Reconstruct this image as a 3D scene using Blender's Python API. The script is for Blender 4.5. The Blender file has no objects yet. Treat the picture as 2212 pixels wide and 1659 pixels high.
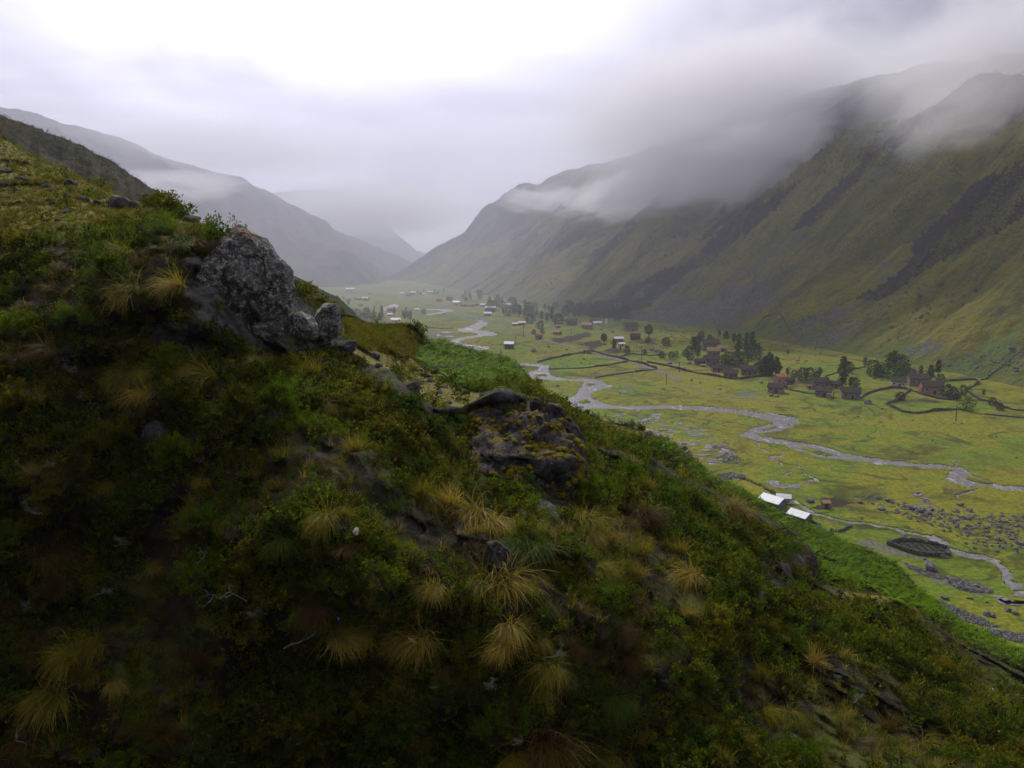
import bpy, math, random
import numpy as np
from mathutils import Vector, Matrix
from mathutils.bvhtree import BVHTree

random.seed(7)
RNG = np.random.default_rng(11)
scene = bpy.context.scene
COL = scene.collection

# ------------------------------------------------------------------ camera
F, CX, CY = 1736.0, 1106.0, 829.5           # focal length / centre in the 2212 x 1659 frame used for measuring
PITCH = math.radians(10.1)
CAM = np.array([0.0, 0.0, 70.0])            # about 70 m above the valley floor
cam_d = bpy.data.cameras.new('camera')
cam_d.sensor_width = 36.0
cam_d.lens = F / 2212.0 * 36.0
cam_d.clip_start, cam_d.clip_end = 0.1, 20000.0
cam = bpy.data.objects.new('camera', cam_d)
cam.location = CAM.tolist()
cam.rotation_euler = (math.radians(90) - PITCH, 0, 0)
COL.objects.link(cam)
scene.camera = cam

# ------------------------------------------------------------------ light
SUN_EL, SUN_AZ = math.radians(42.0), math.radians(-13.0)   # azimuth measured from +Y towards +X
scene.view_settings.view_transform = 'Standard'
scene.view_settings.look = 'None'
scene.view_settings.exposure = 0.72
scene.view_settings.gamma = 1.0
scene.view_settings.use_curve_mapping = False
scene.render.engine = 'CYCLES'
cy = scene.cycles
cy.use_denoising = True
cy.max_bounces, cy.diffuse_bounces, cy.glossy_bounces = 8, 2, 2
cy.transmission_bounces, cy.transparent_max_bounces, cy.volume_bounces = 2, 4, 5
cy.volume_step_rate = 1.0
cy.sample_clamp_indirect = 4.0
cy.use_adaptive_sampling = True
cy.adaptive_threshold = 0.02

sun_d = bpy.data.lights.new('sun', 'SUN')
sun_d.energy = 1.5
sun_d.angle = math.radians(10)
sun_d.color = (1.0, 0.96, 0.9)
sun = bpy.data.objects.new('sun', sun_d)
sv = Vector((math.sin(SUN_AZ) * math.cos(SUN_EL), math.cos(SUN_AZ) * math.cos(SUN_EL), math.sin(SUN_EL)))
sun.rotation_euler = (-sv).to_track_quat('-Z', 'Y').to_euler()
COL.objects.link(sun)


class NT:
    """small helper round a node tree"""
    def __init__(self, tree):
        self.t = tree
        tree.nodes.clear()

    def n(self, typ, ins=None, **kw):
        nd = self.t.nodes.new(typ)
        for k, v in kw.items():
            setattr(nd, k, v)
        for k, v in (ins or {}).items():
            self.set(nd.inputs[k], v)
        return nd

    def set(self, sock, v):
        if isinstance(v, bpy.types.NodeSocket):
            self.t.links.new(v, sock)
        elif isinstance(v, bpy.types.Node):
            self.t.links.new(v.outputs[0], sock)
        elif isinstance(v, (tuple, list)) and len(v) == 3 and sock.type == 'RGBA':
            sock.default_value = (*v, 1.0)
        else:
            sock.default_value = v

    def math(self, op, a, b=0.0, c=0.0, clamp=False):
        return self.n('ShaderNodeMath', {0: a, 1: b, 2: c}, operation=op, use_clamp=clamp).outputs[0]

    def mix(self, f, a, b, blend='MIX'):
        m = self.n('ShaderNodeMix', data_type='RGBA', blend_type=blend)
        self.set(m.inputs[0], f); self.set(m.inputs[6], a); self.set(m.inputs[7], b)
        return m.outputs[2]

    def noise(self, vec, scale, detail=4.0, rough=0.55, dist=0.0, out=0):
        return self.n('ShaderNodeTexNoise', {'Vector': vec, 'Scale': scale, 'Detail': detail, 'Roughness': rough, 'Distortion': dist}).outputs[out]

    def ramp(self, fac, a, b, va=0.0, vb=1.0, smooth=True):
        m = self.n('ShaderNodeMapRange', {0: fac, 1: a, 2: b, 3: va, 4: vb})
        if smooth:
            m.interpolation_type = 'SMOOTHSTEP'
        return m.outputs[0]

    def attr(self, name, out=0):
        return self.n('ShaderNodeAttribute', attribute_name=name).outputs[out]


# ------------------------------------------------------------------ sky: a bright overcast, brightest where the hidden sun stands
world = bpy.data.worlds.new('World')
scene.world = world
world.use_nodes = True
w = NT(world.node_tree)
sky = w.n('ShaderNodeTexSky', sky_type='NISHITA', sun_disc=False, sun_elevation=SUN_EL, sun_rotation=SUN_AZ,
          air_density=1.0, dust_density=4.0, ozone_density=1.0, altitude=3500.0)
gen = w.n('ShaderNodeTexCoord').outputs['Generated']
sep = w.n('ShaderNodeSeparateXYZ', {0: gen})
dot = w.n('ShaderNodeVectorMath', {0: gen, 1: (math.sin(SUN_AZ) * math.cos(math.radians(28)), math.cos(SUN_AZ) * math.cos(math.radians(28)), math.sin(math.radians(28)))}, operation='DOT_PRODUCT').outputs['Value']
# cloud deck seen from below: stretched noise on the direction projected onto a flat layer
den = w.math('ADD', w.math('MAXIMUM', sep.outputs[2], 0.0), 0.22)
cv = w.n('ShaderNodeCombineXYZ', {0: w.math('DIVIDE', sep.outputs[0], den), 1: w.math('DIVIDE', sep.outputs[1], den), 2: 0.0})
nz = w.noise(cv, 0.9, 4.5, 0.52, 0.5)
glow = w.math('POWER', w.math('MAXIMUM', dot, 0.0), 11.0)
bright = w.math('ADD', w.math('MULTIPLY', glow, 12.5), 3.3)
bright = w.math('MULTIPLY', bright, w.ramp(nz, 0.3, 0.7, 0.66, 1.22))
cloud = w.mix(1.0, (0.905, 0.87, 1.0), w.n('ShaderNodeCombineColor', {0: bright, 1: bright, 2: bright}).outputs[0], 'MULTIPLY')
skyc = w.mix(0.90, sky.outputs[0], cloud)
bg = w.n('ShaderNodeBackground', {'Color': skyc, 'Strength': 0.098})
w.n('ShaderNodeOutputWorld', {'Surface': bg.outputs[0]})
world.cycles.sampling_method = 'MANUAL'
world.cycles.sample_map_resolution = 512


# ------------------------------------------------------------------ numeric helpers
def _h(ix, iy, iz, seed):
    h = (ix.astype(np.int64) * 374761393 + iy.astype(np.int64) * 668265263 + iz.astype(np.int64) * 2147483647 + seed * 1274126177) & 0xFFFFFFFF
    h = ((h ^ (h >> 13)) * 1274126177) & 0xFFFFFFFF
    h = ((h ^ (h >> 16)) * 2246822519) & 0xFFFFFFFF
    return ((h ^ (h >> 15)) & 0xFFFFFF) / float(0x7FFFFF) - 1.0


def vn2(x, y, seed=0):
    x = np.asarray(x, float); y = np.asarray(y, float)
    ix, iy = np.floor(x), np.floor(y)
    fx, fy = x - ix, y - iy
    fx = fx * fx * fx * (fx * (fx * 6 - 15) + 10); fy = fy * fy * fy * (fy * (fy * 6 - 15) + 10)
    z = np.zeros_like(ix)
    a, b = _h(ix, iy, z, seed), _h(ix + 1, iy, z, seed)
    c, d = _h(ix, iy + 1, z, seed), _h(ix + 1, iy + 1, z, seed)
    return (a + (b - a) * fx) * (1 - fy) + (c + (d - c) * fx) * fy


def vn3(x, y, z, seed=0):
    ix, iy, iz = np.floor(x), np.floor(y), np.floor(z)
    f = [v - i for v, i in ((x, ix), (y, iy), (z, iz))]
    fx, fy, fz = [t * t * (3 - 2 * t) for t in f]
    r = 0.0
    for dx in (0, 1):
        for dy in (0, 1):
            for dz in (0, 1):
                wgt = (fx if dx else 1 - fx) * (fy if dy else 1 - fy) * (fz if dz else 1 - fz)
                r = r + wgt * _h(ix + dx, iy + dy, iz + dz, seed)
    return r


def fbm2(x, y, o=4, seed=0, gain=0.5):
    r, a, f = 0.0, 1.0, 1.0
    for k in range(o):
        r = r + a * vn2(x * f + 17.3 * k, y * f - 9.1 * k, seed + k); a *= gain; f *= 2.03
    return r


def fbm3(x, y, z, o=4, seed=0, gain=0.5):
    r, a, f = 0.0, 1.0, 1.0
    for k in range(o):
        r = r + a * vn3(x * f + 17.3 * k, y * f - 9.1 * k, z * f + 4.7 * k, seed + k); a *= gain; f *= 2.03
    return r


def sstep(x, a, b):
    t = np.clip((x - a) / (b - a), 0, 1)
    return t * t * (3 - 2 * t)


def inpoly(px, py, poly):
    px = np.asarray(px, float); py = np.asarray(py, float)
    r = np.zeros(px.shape, bool)
    P = np.asarray(poly, float)
    lo, hi = P.min(0), P.max(0)
    m = (px >= lo[0]) & (px <= hi[0]) & (py >= lo[1]) & (py <= hi[1])
    if not m.any():
        return r
    x, y = px[m], py[m]
    c = np.zeros(x.shape, bool)
    n = len(P)
    for i in range(n):
        x0, y0 = P[i]; x1, y1 = P[(i + 1) % n]
        if y0 == y1:
            continue
        cond = ((y0 > y) != (y1 > y)) & (x < (x1 - x0) * (y - y0) / (y1 - y0) + x0)
        c ^= cond
    r[m] = c
    return r


def dist_line(px, py, pts, asp=1.0):
    d = np.full(np.shape(px), 1e9)
    P = np.asarray(pts, float)
    for (x0, y0), (x1, y1) in zip(P[:-1], P[1:]):
        vx, vy = x1 - x0, (y1 - y0) * asp
        L = vx * vx + vy * vy + 1e-9
        t = np.clip(((px - x0) * vx + (py - y0) * asp * vy) / L, 0, 1)
        d = np.minimum(d, np.hypot(px - x0 - t * vx, (py - y0) * asp - t * vy))
    return d


SP, CP = math.sin(PITCH), math.cos(PITCH)


def ray(px, py):
    a = (np.asarray(px, float) - CX) / F
    b = (CY - np.asarray(py, float)) / F
    a, b = np.broadcast_arrays(a, b)
    return np.stack([a, CP + b * SP, -SP + b * CP], -1)


def unproj(px, py, depth):
    return CAM + ray(px, py) * np.asarray(depth, float)[..., None]


def project(P):
    q = np.asarray(P) - CAM
    fwd = q[..., 1] * CP - q[..., 2] * SP
    up = q[..., 1] * SP + q[..., 2] * CP
    fwd = np.maximum(fwd, 1e-3)
    return CX + F * q[..., 0] / fwd, CY - F * up / fwd, fwd


def onfloor(px, py, z=0.0):
    d = ray(px, py)
    t = (z - CAM[2]) / d[..., 2]
    return CAM + d * t[..., None]


def Z(reg, pts):
    """points read off an enlarged crop -> measuring frame"""
    x0, y0, s = {1: (0, 200, 2.6), 2: (800, 600, 3.16), 3: (1250, 700, 3.4), 4: (1750, 750, 2.949), 5: (1700, 1100, 2.765),
                 6: (1200, 100, 1.7015), 7: (0, 500, 2.6), 8: (750, 1000, 2.6), 9: (0, 1237, 2.6), 10: (750, 1237, 2.6), 11: (1500, 1237, 2.212)}[reg]
    return [((x0 + p[0] / s) / 1.1302, (y0 + p[1] / s) / 1.1302) + tuple(p[2:]) for p in pts]


def ZS(reg):
    return {1: 2.6, 2: 3.16, 3: 3.4, 4: 2.949, 5: 2.765, 6: 1.7015, 7: 2.6, 8: 2.6, 9: 2.6, 10: 2.6, 11: 2.212}[reg] * 1.1302


# ------------------------------------------------------------------ mesh helpers
class MB:
    def __init__(self):
        self.V, self.F, self.n = [], [], 0
        self.A = {}

    def add(self, V, Fc, **attr):
        V = np.asarray(V, float).reshape(-1, 3)
        Fc = np.asarray(Fc, int)
        self.V.append(V); self.F.append(Fc + self.n)
        for k, v in attr.items():
            v = np.asarray(v, float)
            self.A.setdefault(k, []).append((self.n, np.broadcast_to(v, (len(V),) + v.shape[1:] if v.ndim > 1 else (len(V),))))
        self.n += len(V)
        return self

    def mesh(self, name, mat=None, smooth=True):
        V = np.concatenate(self.V) if self.V else np.zeros((0, 3))
        me = bpy.data.meshes.new(name)
        me.vertices.add(len(V))
        me.vertices.foreach_set('co', V.astype(np.float32).ravel())
        li = np.concatenate([f.ravel() for f in self.F])
        tot = np.concatenate([np.full(len(f), f.shape[1]) for f in self.F])
        st = np.concatenate([[0], np.cumsum(tot)[:-1]])
        me.loops.add(len(li)); me.loops.foreach_set('vertex_index', li.astype(np.int32))
        me.polygons.add(len(tot)); me.polygons.foreach_set('loop_start', st.astype(np.int32))
        me.polygons.foreach_set('use_smooth', np.full(len(tot), smooth))
        for k, parts in self.A.items():
            dim = 1 if parts[0][1].ndim == 1 else 3
            if dim == 1:
                arr = np.zeros(len(V), np.float32)
                for o, v in parts:
                    arr[o:o + len(v)] = v
                at = me.attributes.new(k, 'FLOAT', 'POINT'); at.data.foreach_set('value', arr)
            else:
                arr = np.zeros((len(V), 3), np.float32)
                for o, v in parts:
                    arr[o:o + len(v)] = v
                at = me.attributes.new(k, 'FLOAT_VECTOR', 'POINT'); at.data.foreach_set('vector', arr.ravel())
        if mat is not None:
            me.materials.append(mat)
        me.update(calc_edges=True)
        return me

    def obj(self, name, mat=None, parent=None, smooth=True, **props):
        return link(name, self.mesh(name, mat, smooth), parent, **props)


def link(name, data, parent=None, **props):
    o = bpy.data.objects.new(name, data)
    COL.objects.link(o)
    if parent is not None:
        o.parent = parent
    for k, v in props.items():
        if v is not None:
            o[k] = v
    return o


def grid_faces(nr, nc):
    i = np.arange(nr - 1)[:, None] * nc + np.arange(nc - 1)[None, :]
    i = i.ravel()
    return np.stack([i, i + 1, i + nc + 1, i + nc], 1)


BOXF = np.array([[0, 3, 2, 1], [4, 5, 6, 7], [0, 1, 5, 4], [1, 2, 6, 5], [2, 3, 7, 6], [3, 0, 4, 7]])


def box(c, s):
    c = np.asarray(c, float); h = np.asarray(s, float) / 2
    return c + np.array([[-1, -1, -1], [1, -1, -1], [1, 1, -1], [-1, 1, -1], [-1, -1, 1], [1, -1, 1], [1, 1, 1], [-1, 1, 1]]) * h, BOXF


def tube(P, R, k=6, cap=True):
    P = np.asarray(P, float); R = np.broadcast_to(np.asarray(R, float), (len(P),))
    T = np.gradient(P, axis=0); T /= np.linalg.norm(T, axis=1)[:, None] + 1e-9
    ref = np.where(np.abs(T[:, 2:3]) > 0.9, np.array([[1.0, 0, 0]]), np.array([[0, 0, 1.0]]))
    A = np.cross(T, ref); A /= np.linalg.norm(A, axis=1)[:, None] + 1e-9
    B = np.cross(T, A)
    th = np.arange(k) / k * 2 * np.pi
    V = P[:, None] + R[:, None, None] * (np.cos(th)[None, :, None] * A[:, None] + np.sin(th)[None, :, None] * B[:, None])
    i = np.arange(len(P) - 1)[:, None] * k; j = np.arange(k)[None, :]; j2 = (j + 1) % k
    Fc = np.stack([i + j, i + j2, i + k + j2, i + k + j], -1).reshape(-1, 4)
    return V.reshape(-1, 3), Fc


def ico(sub=2):
    import bmesh
    bm = bmesh.new(); bmesh.ops.create_icosphere(bm, subdivisions=sub, radius=1.0)
    V = np.array([v.co[:] for v in bm.verts]); Fc = np.array([[v.index for v in f.verts] for f in bm.faces])
    bm.free()
    return V, Fc


ICO = {k: ico(k) for k in (1, 2, 3, 4, 5, 6)}


def rock_shape(seed, sub=3, amp=0.35, cuts=7):
    V, Fc = ICO[sub]
    r = np.random.default_rng(seed)
    V = V.copy()
    for k in range(cuts):                       # flat broken faces
        n = r.normal(size=3); n /= np.linalg.norm(n)
        d = r.uniform(0.55, 0.85)
        t = V @ n - d
        V = V - np.maximum(t, 0)[:, None] * n * 0.9
    o = r.uniform(-50, 50, 3)
    nn = fbm3(V[:, 0] * 1.6 + o[0], V[:, 1] * 1.6 + o[1], V[:, 2] * 1.6 + o[2], 4, seed)
    V = V * (1 + amp * 0.45 * nn)[:, None]
    return V, Fc


# ------------------------------------------------------------------ materials
MATS = {}


def material(name):
    m = bpy.data.materials.new(name)
    m.use_nodes = True
    MATS[name] = m
    return NT(m.node_tree), m


def finish(t, col, rough=0.85, bump=None, bstr=0.4, bdist=0.05, spec=0.3, transl=0.0, metal=0.0, disp=None):
    ins = {'Base Color': col, 'Roughness': rough, 'Specular IOR Level': spec, 'Metallic': metal}
    p = t.n('ShaderNodeBsdfPrincipled', ins)
    if bump is not None:
        b = t.n('ShaderNodeBump', {'Height': bump, 'Strength': bstr, 'Distance': bdist})
        t.set(p.inputs['Normal'], b.outputs[0])
    out = p.outputs[0]
    if transl > 0:
        tr = t.n('ShaderNodeBsdfTranslucent', {'Color': col})
        mx = t.n('ShaderNodeMixShader', {0: transl}); t.set(mx.inputs[1], out); t.set(mx.inputs[2], tr.outputs[0])
        out = mx.outputs[0]
    t.n('ShaderNodeOutputMaterial', {'Surface': out})


def wpos(t):
    return t.n('ShaderNodeNewGeometry').outputs['Position']


def objpos(t):
    return t.n('ShaderNodeTexCoord').outputs['Object']


def leaf_mat(name, c1, c2, c3=None, rough=0.55, transl=0.25, spec=0.06):
    """leaf colour: varies leaf by leaf (tint attribute) and plant by plant (object random)"""
    t, m = material(name)
    tint = t.attr('tint', 2)
    rnd = t.n('ShaderNodeObjectInfo').outputs['Random']
    col = t.mix(tint, c1, c2)
    if c3 is not None:
        col = t.mix(t.ramp(rnd, 0.35, 1.0, 0.0, 0.8), col, c3)
    col = t.mix(1.0, col, t.n('ShaderNodeCombineColor', {0: t.ramp(rnd, 0, 1, 0.75, 1.25, False), 1: t.ramp(rnd, 0, 1, 0.8, 1.2, False), 2: 1.0}).outputs[0], 'MULTIPLY')
    finish(t, col, rough, spec=spec, transl=transl)
    return m


def plain_mat(name, c1, c2, scale=3.0, rough=0.85, bump=0.3, spec=0.3, bdist=0.03, coords='obj'):
    t, m = material(name)
    p = objpos(t) if coords == 'obj' else wpos(t)
    n1 = t.noise(p, scale, 5, 0.6)
    n2 = t.noise(p, scale * 7.3, 3, 0.6)
    f = t.ramp(t.math('ADD', t.math('MULTIPLY', n1, 0.65), t.math('MULTIPLY', n2, 0.35)), 0.3, 0.7)
    finish(t, t.mix(f, c1, c2), rough, n2, bump, bdist, spec)
    return m

# =================================================================== GROUND MATERIALS
def ground_material():
    t, m = material('valley_turf')
    p = wpos(t)
    a = t.attr('zone', 1)                      # x green, y bare soil, z stony
    s = t.n('ShaderNodeSeparateXYZ', {0: a})
    n_big = t.noise(p, 0.018, 5, 0.6, 0.4)
    n_mid = t.noise(p, 0.11, 5, 0.65, 0.5)
    n_fine = t.noise(p, 0.9, 4, 0.7)
    yellow = t.mix(t.ramp(n_fine, 0.3, 0.7), (0.135, 0.140, 0.008), (0.28, 0.275, 0.020))
    green = t.mix(t.ramp(n_fine, 0.3, 0.7), (0.075, 0.145, 0.006), (0.16, 0.255, 0.014))
    gf = t.math('ADD', s.outputs[0], t.ramp(t.math('ADD', t.math('MULTIPLY', n_big, 0.6), t.math('MULTIPLY', n_mid, 0.4)), 0.45, 0.55, -0.6, 0.75), clamp=True)
    col = t.mix(gf, yellow, green)
    # damp dark turf in hollows of the bog, brown dry wisps
    dark = t.ramp(t.noise(p, 0.028, 6, 0.72, 1.2), 0.51, 0.64)
    col = t.mix(t.math('MULTIPLY', dark, 0.72), col, (0.034, 0.036, 0.010))
    brown = t.ramp(t.noise(p, 0.05, 6, 0.74, 0.8), 0.51, 0.63)
    col = t.mix(t.math('MULTIPLY', brown, 0.5), col, (0.10, 0.075, 0.022))
    # old meander scars: sinuous damp lines, greener inside
    scar = t.math('ABSOLUTE', t.math('SUBTRACT', t.noise(p, 0.014, 3, 0.5, 2.2), 0.5))
    col = t.mix(t.math('MULTIPLY', t.math('MULTIPLY', t.ramp(scar, 0.018, 0.004), t.ramp(n_mid, 0.40, 0.55)), 0.75), col, (0.045, 0.050, 0.012))
    tuss = t.ramp(t.noise(p, 0.35, 6, 0.78), 0.50, 0.60)
    col = t.mix(t.math('MULTIPLY', tuss, 0.45), col, (0.055, 0.058, 0.010))
    soil = t.mix(t.ramp(n_fine, 0.3, 0.7), (0.028, 0.022, 0.016), (0.060, 0.046, 0.034))
    col = t.mix(t.ramp(t.math('ADD', s.outputs[1], t.math('MULTIPLY', t.math('SUBTRACT', n_mid, 0.5), 0.5)), 0.35, 0.62), col, soil)
    stone = t.mix(t.ramp(t.noise(p, 1.6, 4, 0.7), 0.35, 0.65), (0.055, 0.05, 0.052), (0.22, 0.205, 0.21))
    col = t.mix(t.ramp(t.math('ADD', s.outputs[2], t.math('MULTIPLY', t.math('SUBTRACT', t.noise(p, 0.5, 4, 0.7), 0.5), 1.2)), 0.40, 0.62), col, stone)
    hgt = t.math('ADD', n_fine, t.math('MULTIPLY', n_mid, 2.0))
    finish(t, col, 0.9, hgt, 0.8, 0.5, 0.12)
    return m


def slope_material():
    t, m = material('mountain_slope')
    p = wpos(t)
    s = t.n('ShaderNodeSeparateXYZ', {0: t.attr('zone', 1)})   # x dark scrub, y scree, z lush green
    st = t.attr('along', 1)                                     # (along the valley, up the slope, 0) in metres
    sv2 = t.n('ShaderNodeMapping', {0: st, 3: (1.0, 0.22, 1.0)}).outputs[0]
    streak = t.noise(sv2, 0.05, 6, 0.65, 0.3)
    fine = t.noise(p, 0.5, 5, 0.7)
    mid = t.noise(p, 0.06, 5, 0.65, 0.6)
    grass = t.mix(t.ramp(streak, 0.35, 0.65), (0.092, 0.102, 0.022), (0.215, 0.205, 0.034))
    grass = t.mix(t.math('MULTIPLY', t.ramp(fine, 0.45, 0.62), 0.55), grass, (0.042, 0.042, 0.012))
    grass = t.mix(t.math('MULTIPLY', t.ramp(mid, 0.52, 0.68), 0.5), grass, (0.07, 0.105, 0.022))
    grass = t.mix(t.math('MULTIPLY', t.ramp(t.noise(p, 0.022, 4, 0.6, 0.8), 0.46, 0.60), 0.5), grass, t.mix(streak, (0.15, 0.14, 0.010), (0.27, 0.225, 0.014)))
    grass = t.mix(s.outputs[2], grass, t.mix(fine, (0.06, 0.11, 0.02), (0.11, 0.19, 0.03)))
    gr2 = t.ramp(t.noise(sv2, 0.16, 5, 0.7, 0.4), 0.5, 0.66)
    grass = t.mix(t.math('MULTIPLY', gr2, 0.6), grass, (0.050, 0.046, 0.018))
    blot = t.ramp(t.noise(p, 0.13, 6, 0.75, 0.5), 0.58, 0.68)
    grass = t.mix(t.math('MULTIPLY', blot, 0.65), grass, (0.034, 0.032, 0.014))
    scrub = t.mix(t.ramp(t.noise(p, 0.9, 4, 0.7), 0.35, 0.65), (0.018, 0.016, 0.012), (0.062, 0.050, 0.034))
    sc = t.math('ADD', s.outputs[0], t.math('MULTIPLY', t.math('SUBTRACT', t.math('ADD', t.math('MULTIPLY', fine, 0.5), t.math('MULTIPLY', streak, 0.5)), 0.5), 1.6))
    col = t.mix(t.ramp(sc, 0.40, 0.60), grass, scrub)
    stone = t.mix(t.ramp(t.noise(p, 0.8, 5, 0.75), 0.35, 0.62), (0.045, 0.044, 0.044), (0.16, 0.155, 0.155))
    se = t.math('ADD', s.outputs[1], t.math('MULTIPLY', t.math('SUBTRACT', t.noise(p, 0.35, 5, 0.7), 0.5), 1.3))
    col = t.mix(t.ramp(se, 0.42, 0.58), col, stone)
    bump = t.math('ADD', t.noise(p, 0.35, 6, 0.7), t.math('MULTIPLY', streak, 1.5))
    finish(t, col, 0.92, bump, 1.0, 2.2, 0.1)
    return m


def hill_material(name, c1, c2, c3, sc=0.05):
    t, m = material(name)
    p = wpos(t)
    a = t.noise(p, sc, 6, 0.68, 0.7)
    b = t.noise(p, sc * 9, 4, 0.7)
    col = t.mix(t.ramp(a, 0.38, 0.62), c1, c2)
    col = t.mix(t.math('MULTIPLY', t.ramp(b, 0.45, 0.68), 0.8), col, c3)
    finish(t, col, 0.92, t.math('ADD', a, b), 0.8, 1.0 / (sc * 20), 0.15)
    return m


def near_ground_material():
    t, m = material('hillside_turf')
    p = wpos(t)
    s = t.n('ShaderNodeSeparateXYZ', {0: t.attr('zone', 1)})   # x short turf, y bare rock, z fern litter
    n1 = t.noise(p, 0.45, 6, 0.65, 0.5)
    n2 = t.noise(p, 3.2, 5, 0.7)
    n3 = t.noise(p, 14.0, 3, 0.7)
    soil = t.mix(t.ramp(n2, 0.35, 0.65), (0.010, 0.009, 0.006), (0.034, 0.028, 0.016))
    moss = t.mix(t.ramp(n3, 0.3, 0.7), (0.035, 0.045, 0.005), (0.095, 0.105, 0.012))
    col = t.mix(t.ramp(n1, 0.46, 0.62), soil, moss)
    turf = t.mix(t.ramp(n2, 0.35, 0.65), (0.095, 0.088, 0.010), (0.25, 0.21, 0.028))
    turf = t.mix(t.math('MULTIPLY', t.ramp(n1, 0.5, 0.7), 0.6), turf, (0.055, 0.075, 0.010))
    turf = t.mix(t.math('MULTIPLY', t.ramp(n3, 0.55, 0.75), 0.6), turf, (0.05, 0.032, 0.012))
    col = t.mix(t.ramp(t.math('ADD', s.outputs[0], t.math('MULTIPLY', t.math('SUBTRACT', n2, 0.5), 0.7)), 0.35, 0.65), col, turf)
    rock = t.mix(t.ramp(t.noise(p, 2.0, 6, 0.75, 0.4), 0.4, 0.66), (0.020, 0.019, 0.019), (0.12, 0.115, 0.11))
    col = t.mix(t.ramp(t.math('ADD', s.outputs[1], t.math('MULTIPLY', t.math('SUBTRACT', n2, 0.5), 0.9)), 0.45, 0.62), col, rock)
    finish(t, col, 0.9, t.math('ADD', n2, t.math('MULTIPLY', n3, 0.35)), 0.9, 0.12, 0.2)
    return m


def rock_material(name, dark, light, lichen, moss, moss_amt=0.5, lichen_amt=0.5, scale=1.0, orange=False):
    t, m = material(name)
    p = objpos(t)
    geo = t.n('ShaderNodeNewGeometry')
    up = t.n('ShaderNodeSeparateXYZ', {0: geo.outputs['Normal']}).outputs[2]
    n1 = t.noise(p, 0.9 * scale, 6, 0.7, 0.6)
    n2 = t.noise(p, 5.0 * scale, 5, 0.75)
    n3 = t.noise(p, 19.0 * scale, 3, 0.7)
    cr = t.n('ShaderNodeTexVoronoi', {'Vector': t.mix(0.25, p, t.noise(p, 2.0 * scale, 3, 0.6, 0, 1)), 'Scale': 0.75 * scale}, feature='DISTANCE_TO_EDGE').outputs[0]
    col = t.mix(t.ramp(n1, 0.35, 0.65), dark, light)
    col = t.mix(t.math('MULTIPLY', t.ramp(n2, 0.50, 0.62), lichen_amt), col, lichen)
    col = t.mix(t.math('MULTIPLY', t.ramp(n3, 0.56, 0.66), lichen_amt * 0.6), col, lichen)
    col = t.mix(t.math('MULTIPLY', t.ramp(n3, 0.48, 0.38), 0.5), col, dark)
    col = t.mix(t.math('MULTIPLY', t.math('MULTIPLY', t.ramp(cr, 0.03, 0.0), t.ramp(n1, 0.42, 0.56)), 0.8), col, (0.012, 0.011, 0.011))
    mf = t.math('ADD', t.math('MULTIPLY', up, 0.5), t.math('ADD', t.math('MULTIPLY', t.math('SUBTRACT', t.noise(p, 1.7 * scale, 5, 0.7, 0.3), 0.5), 1.3), t.math('MULTIPLY', t.math('SUBTRACT', n2, 0.5), 0.9)))
    col = t.mix(t.math('MULTIPLY', t.ramp(mf, 0.42, 0.60), moss_amt), col, t.mix(n3, moss, (moss[0] * 2.0, moss[1] * 1.8, moss[2])))
    if orange:
        oz = t.n('ShaderNodeSeparateXYZ', {0: p}).outputs[2]
        of = t.math('MULTIPLY', t.ramp(oz, 1.3, 1.75), t.ramp(t.noise(p, 3.4, 5, 0.75), 0.47, 0.57))
        col = t.mix(of, col, t.mix(n2, (0.09, 0.035, 0.008), (0.26, 0.115, 0.022)))
    h = t.math('ADD', t.math('MULTIPLY', n1, 2.0), t.math('ADD', n2, t.math('MULTIPLY', n3, 0.3)))
    h = t.math('ADD', h, t.math('MULTIPLY', t.ramp(cr, 0.04, 0.0, 0.0, -0.5), t.ramp(n1, 0.42, 0.56)))
    finish(t, col, 0.85, h, 0.9, 0.14, 0.25)
    return m


def water_material():
    t, m = material('river_water')
    p = wpos(t)
    n = t.noise(p, 0.55, 4, 0.65, 0.8)
    n2 = t.noise(p, 2.4, 3, 0.6)
    rip = t.noise(t.n('ShaderNodeMapping', {0: p, 3: (1, 0.45, 1)}).outputs[0], 0.16, 5, 0.7, 1.0)
    foam = t.math('MULTIPLY', t.ramp(rip, 0.54, 0.68), t.ramp(n2, 0.42, 0.6))
    col = t.mix(t.ramp(n, 0.35, 0.65), (0.16, 0.15, 0.15), (0.27, 0.26, 0.265))
    col = t.mix(t.math('MULTIPLY', foam, 0.8), col, (0.62, 0.60, 0.62))
    r = t.ramp(foam, 0, 1, 0.10, 0.6, False)
    finish(t, col, r, t.math('ADD', n, t.math('MULTIPLY', n2, 0.5)), 0.9, 0.25, 0.5)
    return m


M_TURF = ground_material()
M_SLOPE = slope_material()
M_NEAR = near_ground_material()
M_WATER = water_material()
M_HILLA = hill_material('scrub_hill', (0.040, 0.045, 0.016), (0.085, 0.072, 0.028), (0.024, 0.025, 0.012), 0.06)
M_FARM = hill_material('far_mountain', (0.060, 0.050, 0.035), (0.085, 0.075, 0.045), (0.030, 0.026, 0.022), 0.012)
M_BOULDER = rock_material('lichen_boulder', (0.022, 0.021, 0.022), (0.20, 0.195, 0.19), (0.52, 0.54, 0.48), (0.045, 0.050, 0.008), 0.30, 1.0, 1.0, orange=True)
M_OUTCROP = rock_material('mossy_outcrop', (0.016, 0.014, 0.014), (0.080, 0.070, 0.068), (0.15, 0.14, 0.13), (0.11, 0.085, 0.004), 0.95, 0.55, 0.9)
M_ROCK = rock_material('grey_stone', (0.030, 0.028, 0.028), (0.12, 0.115, 0.112), (0.26, 0.26, 0.245), (0.050, 0.055, 0.008), 0.35, 0.55, 2.0)
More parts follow.
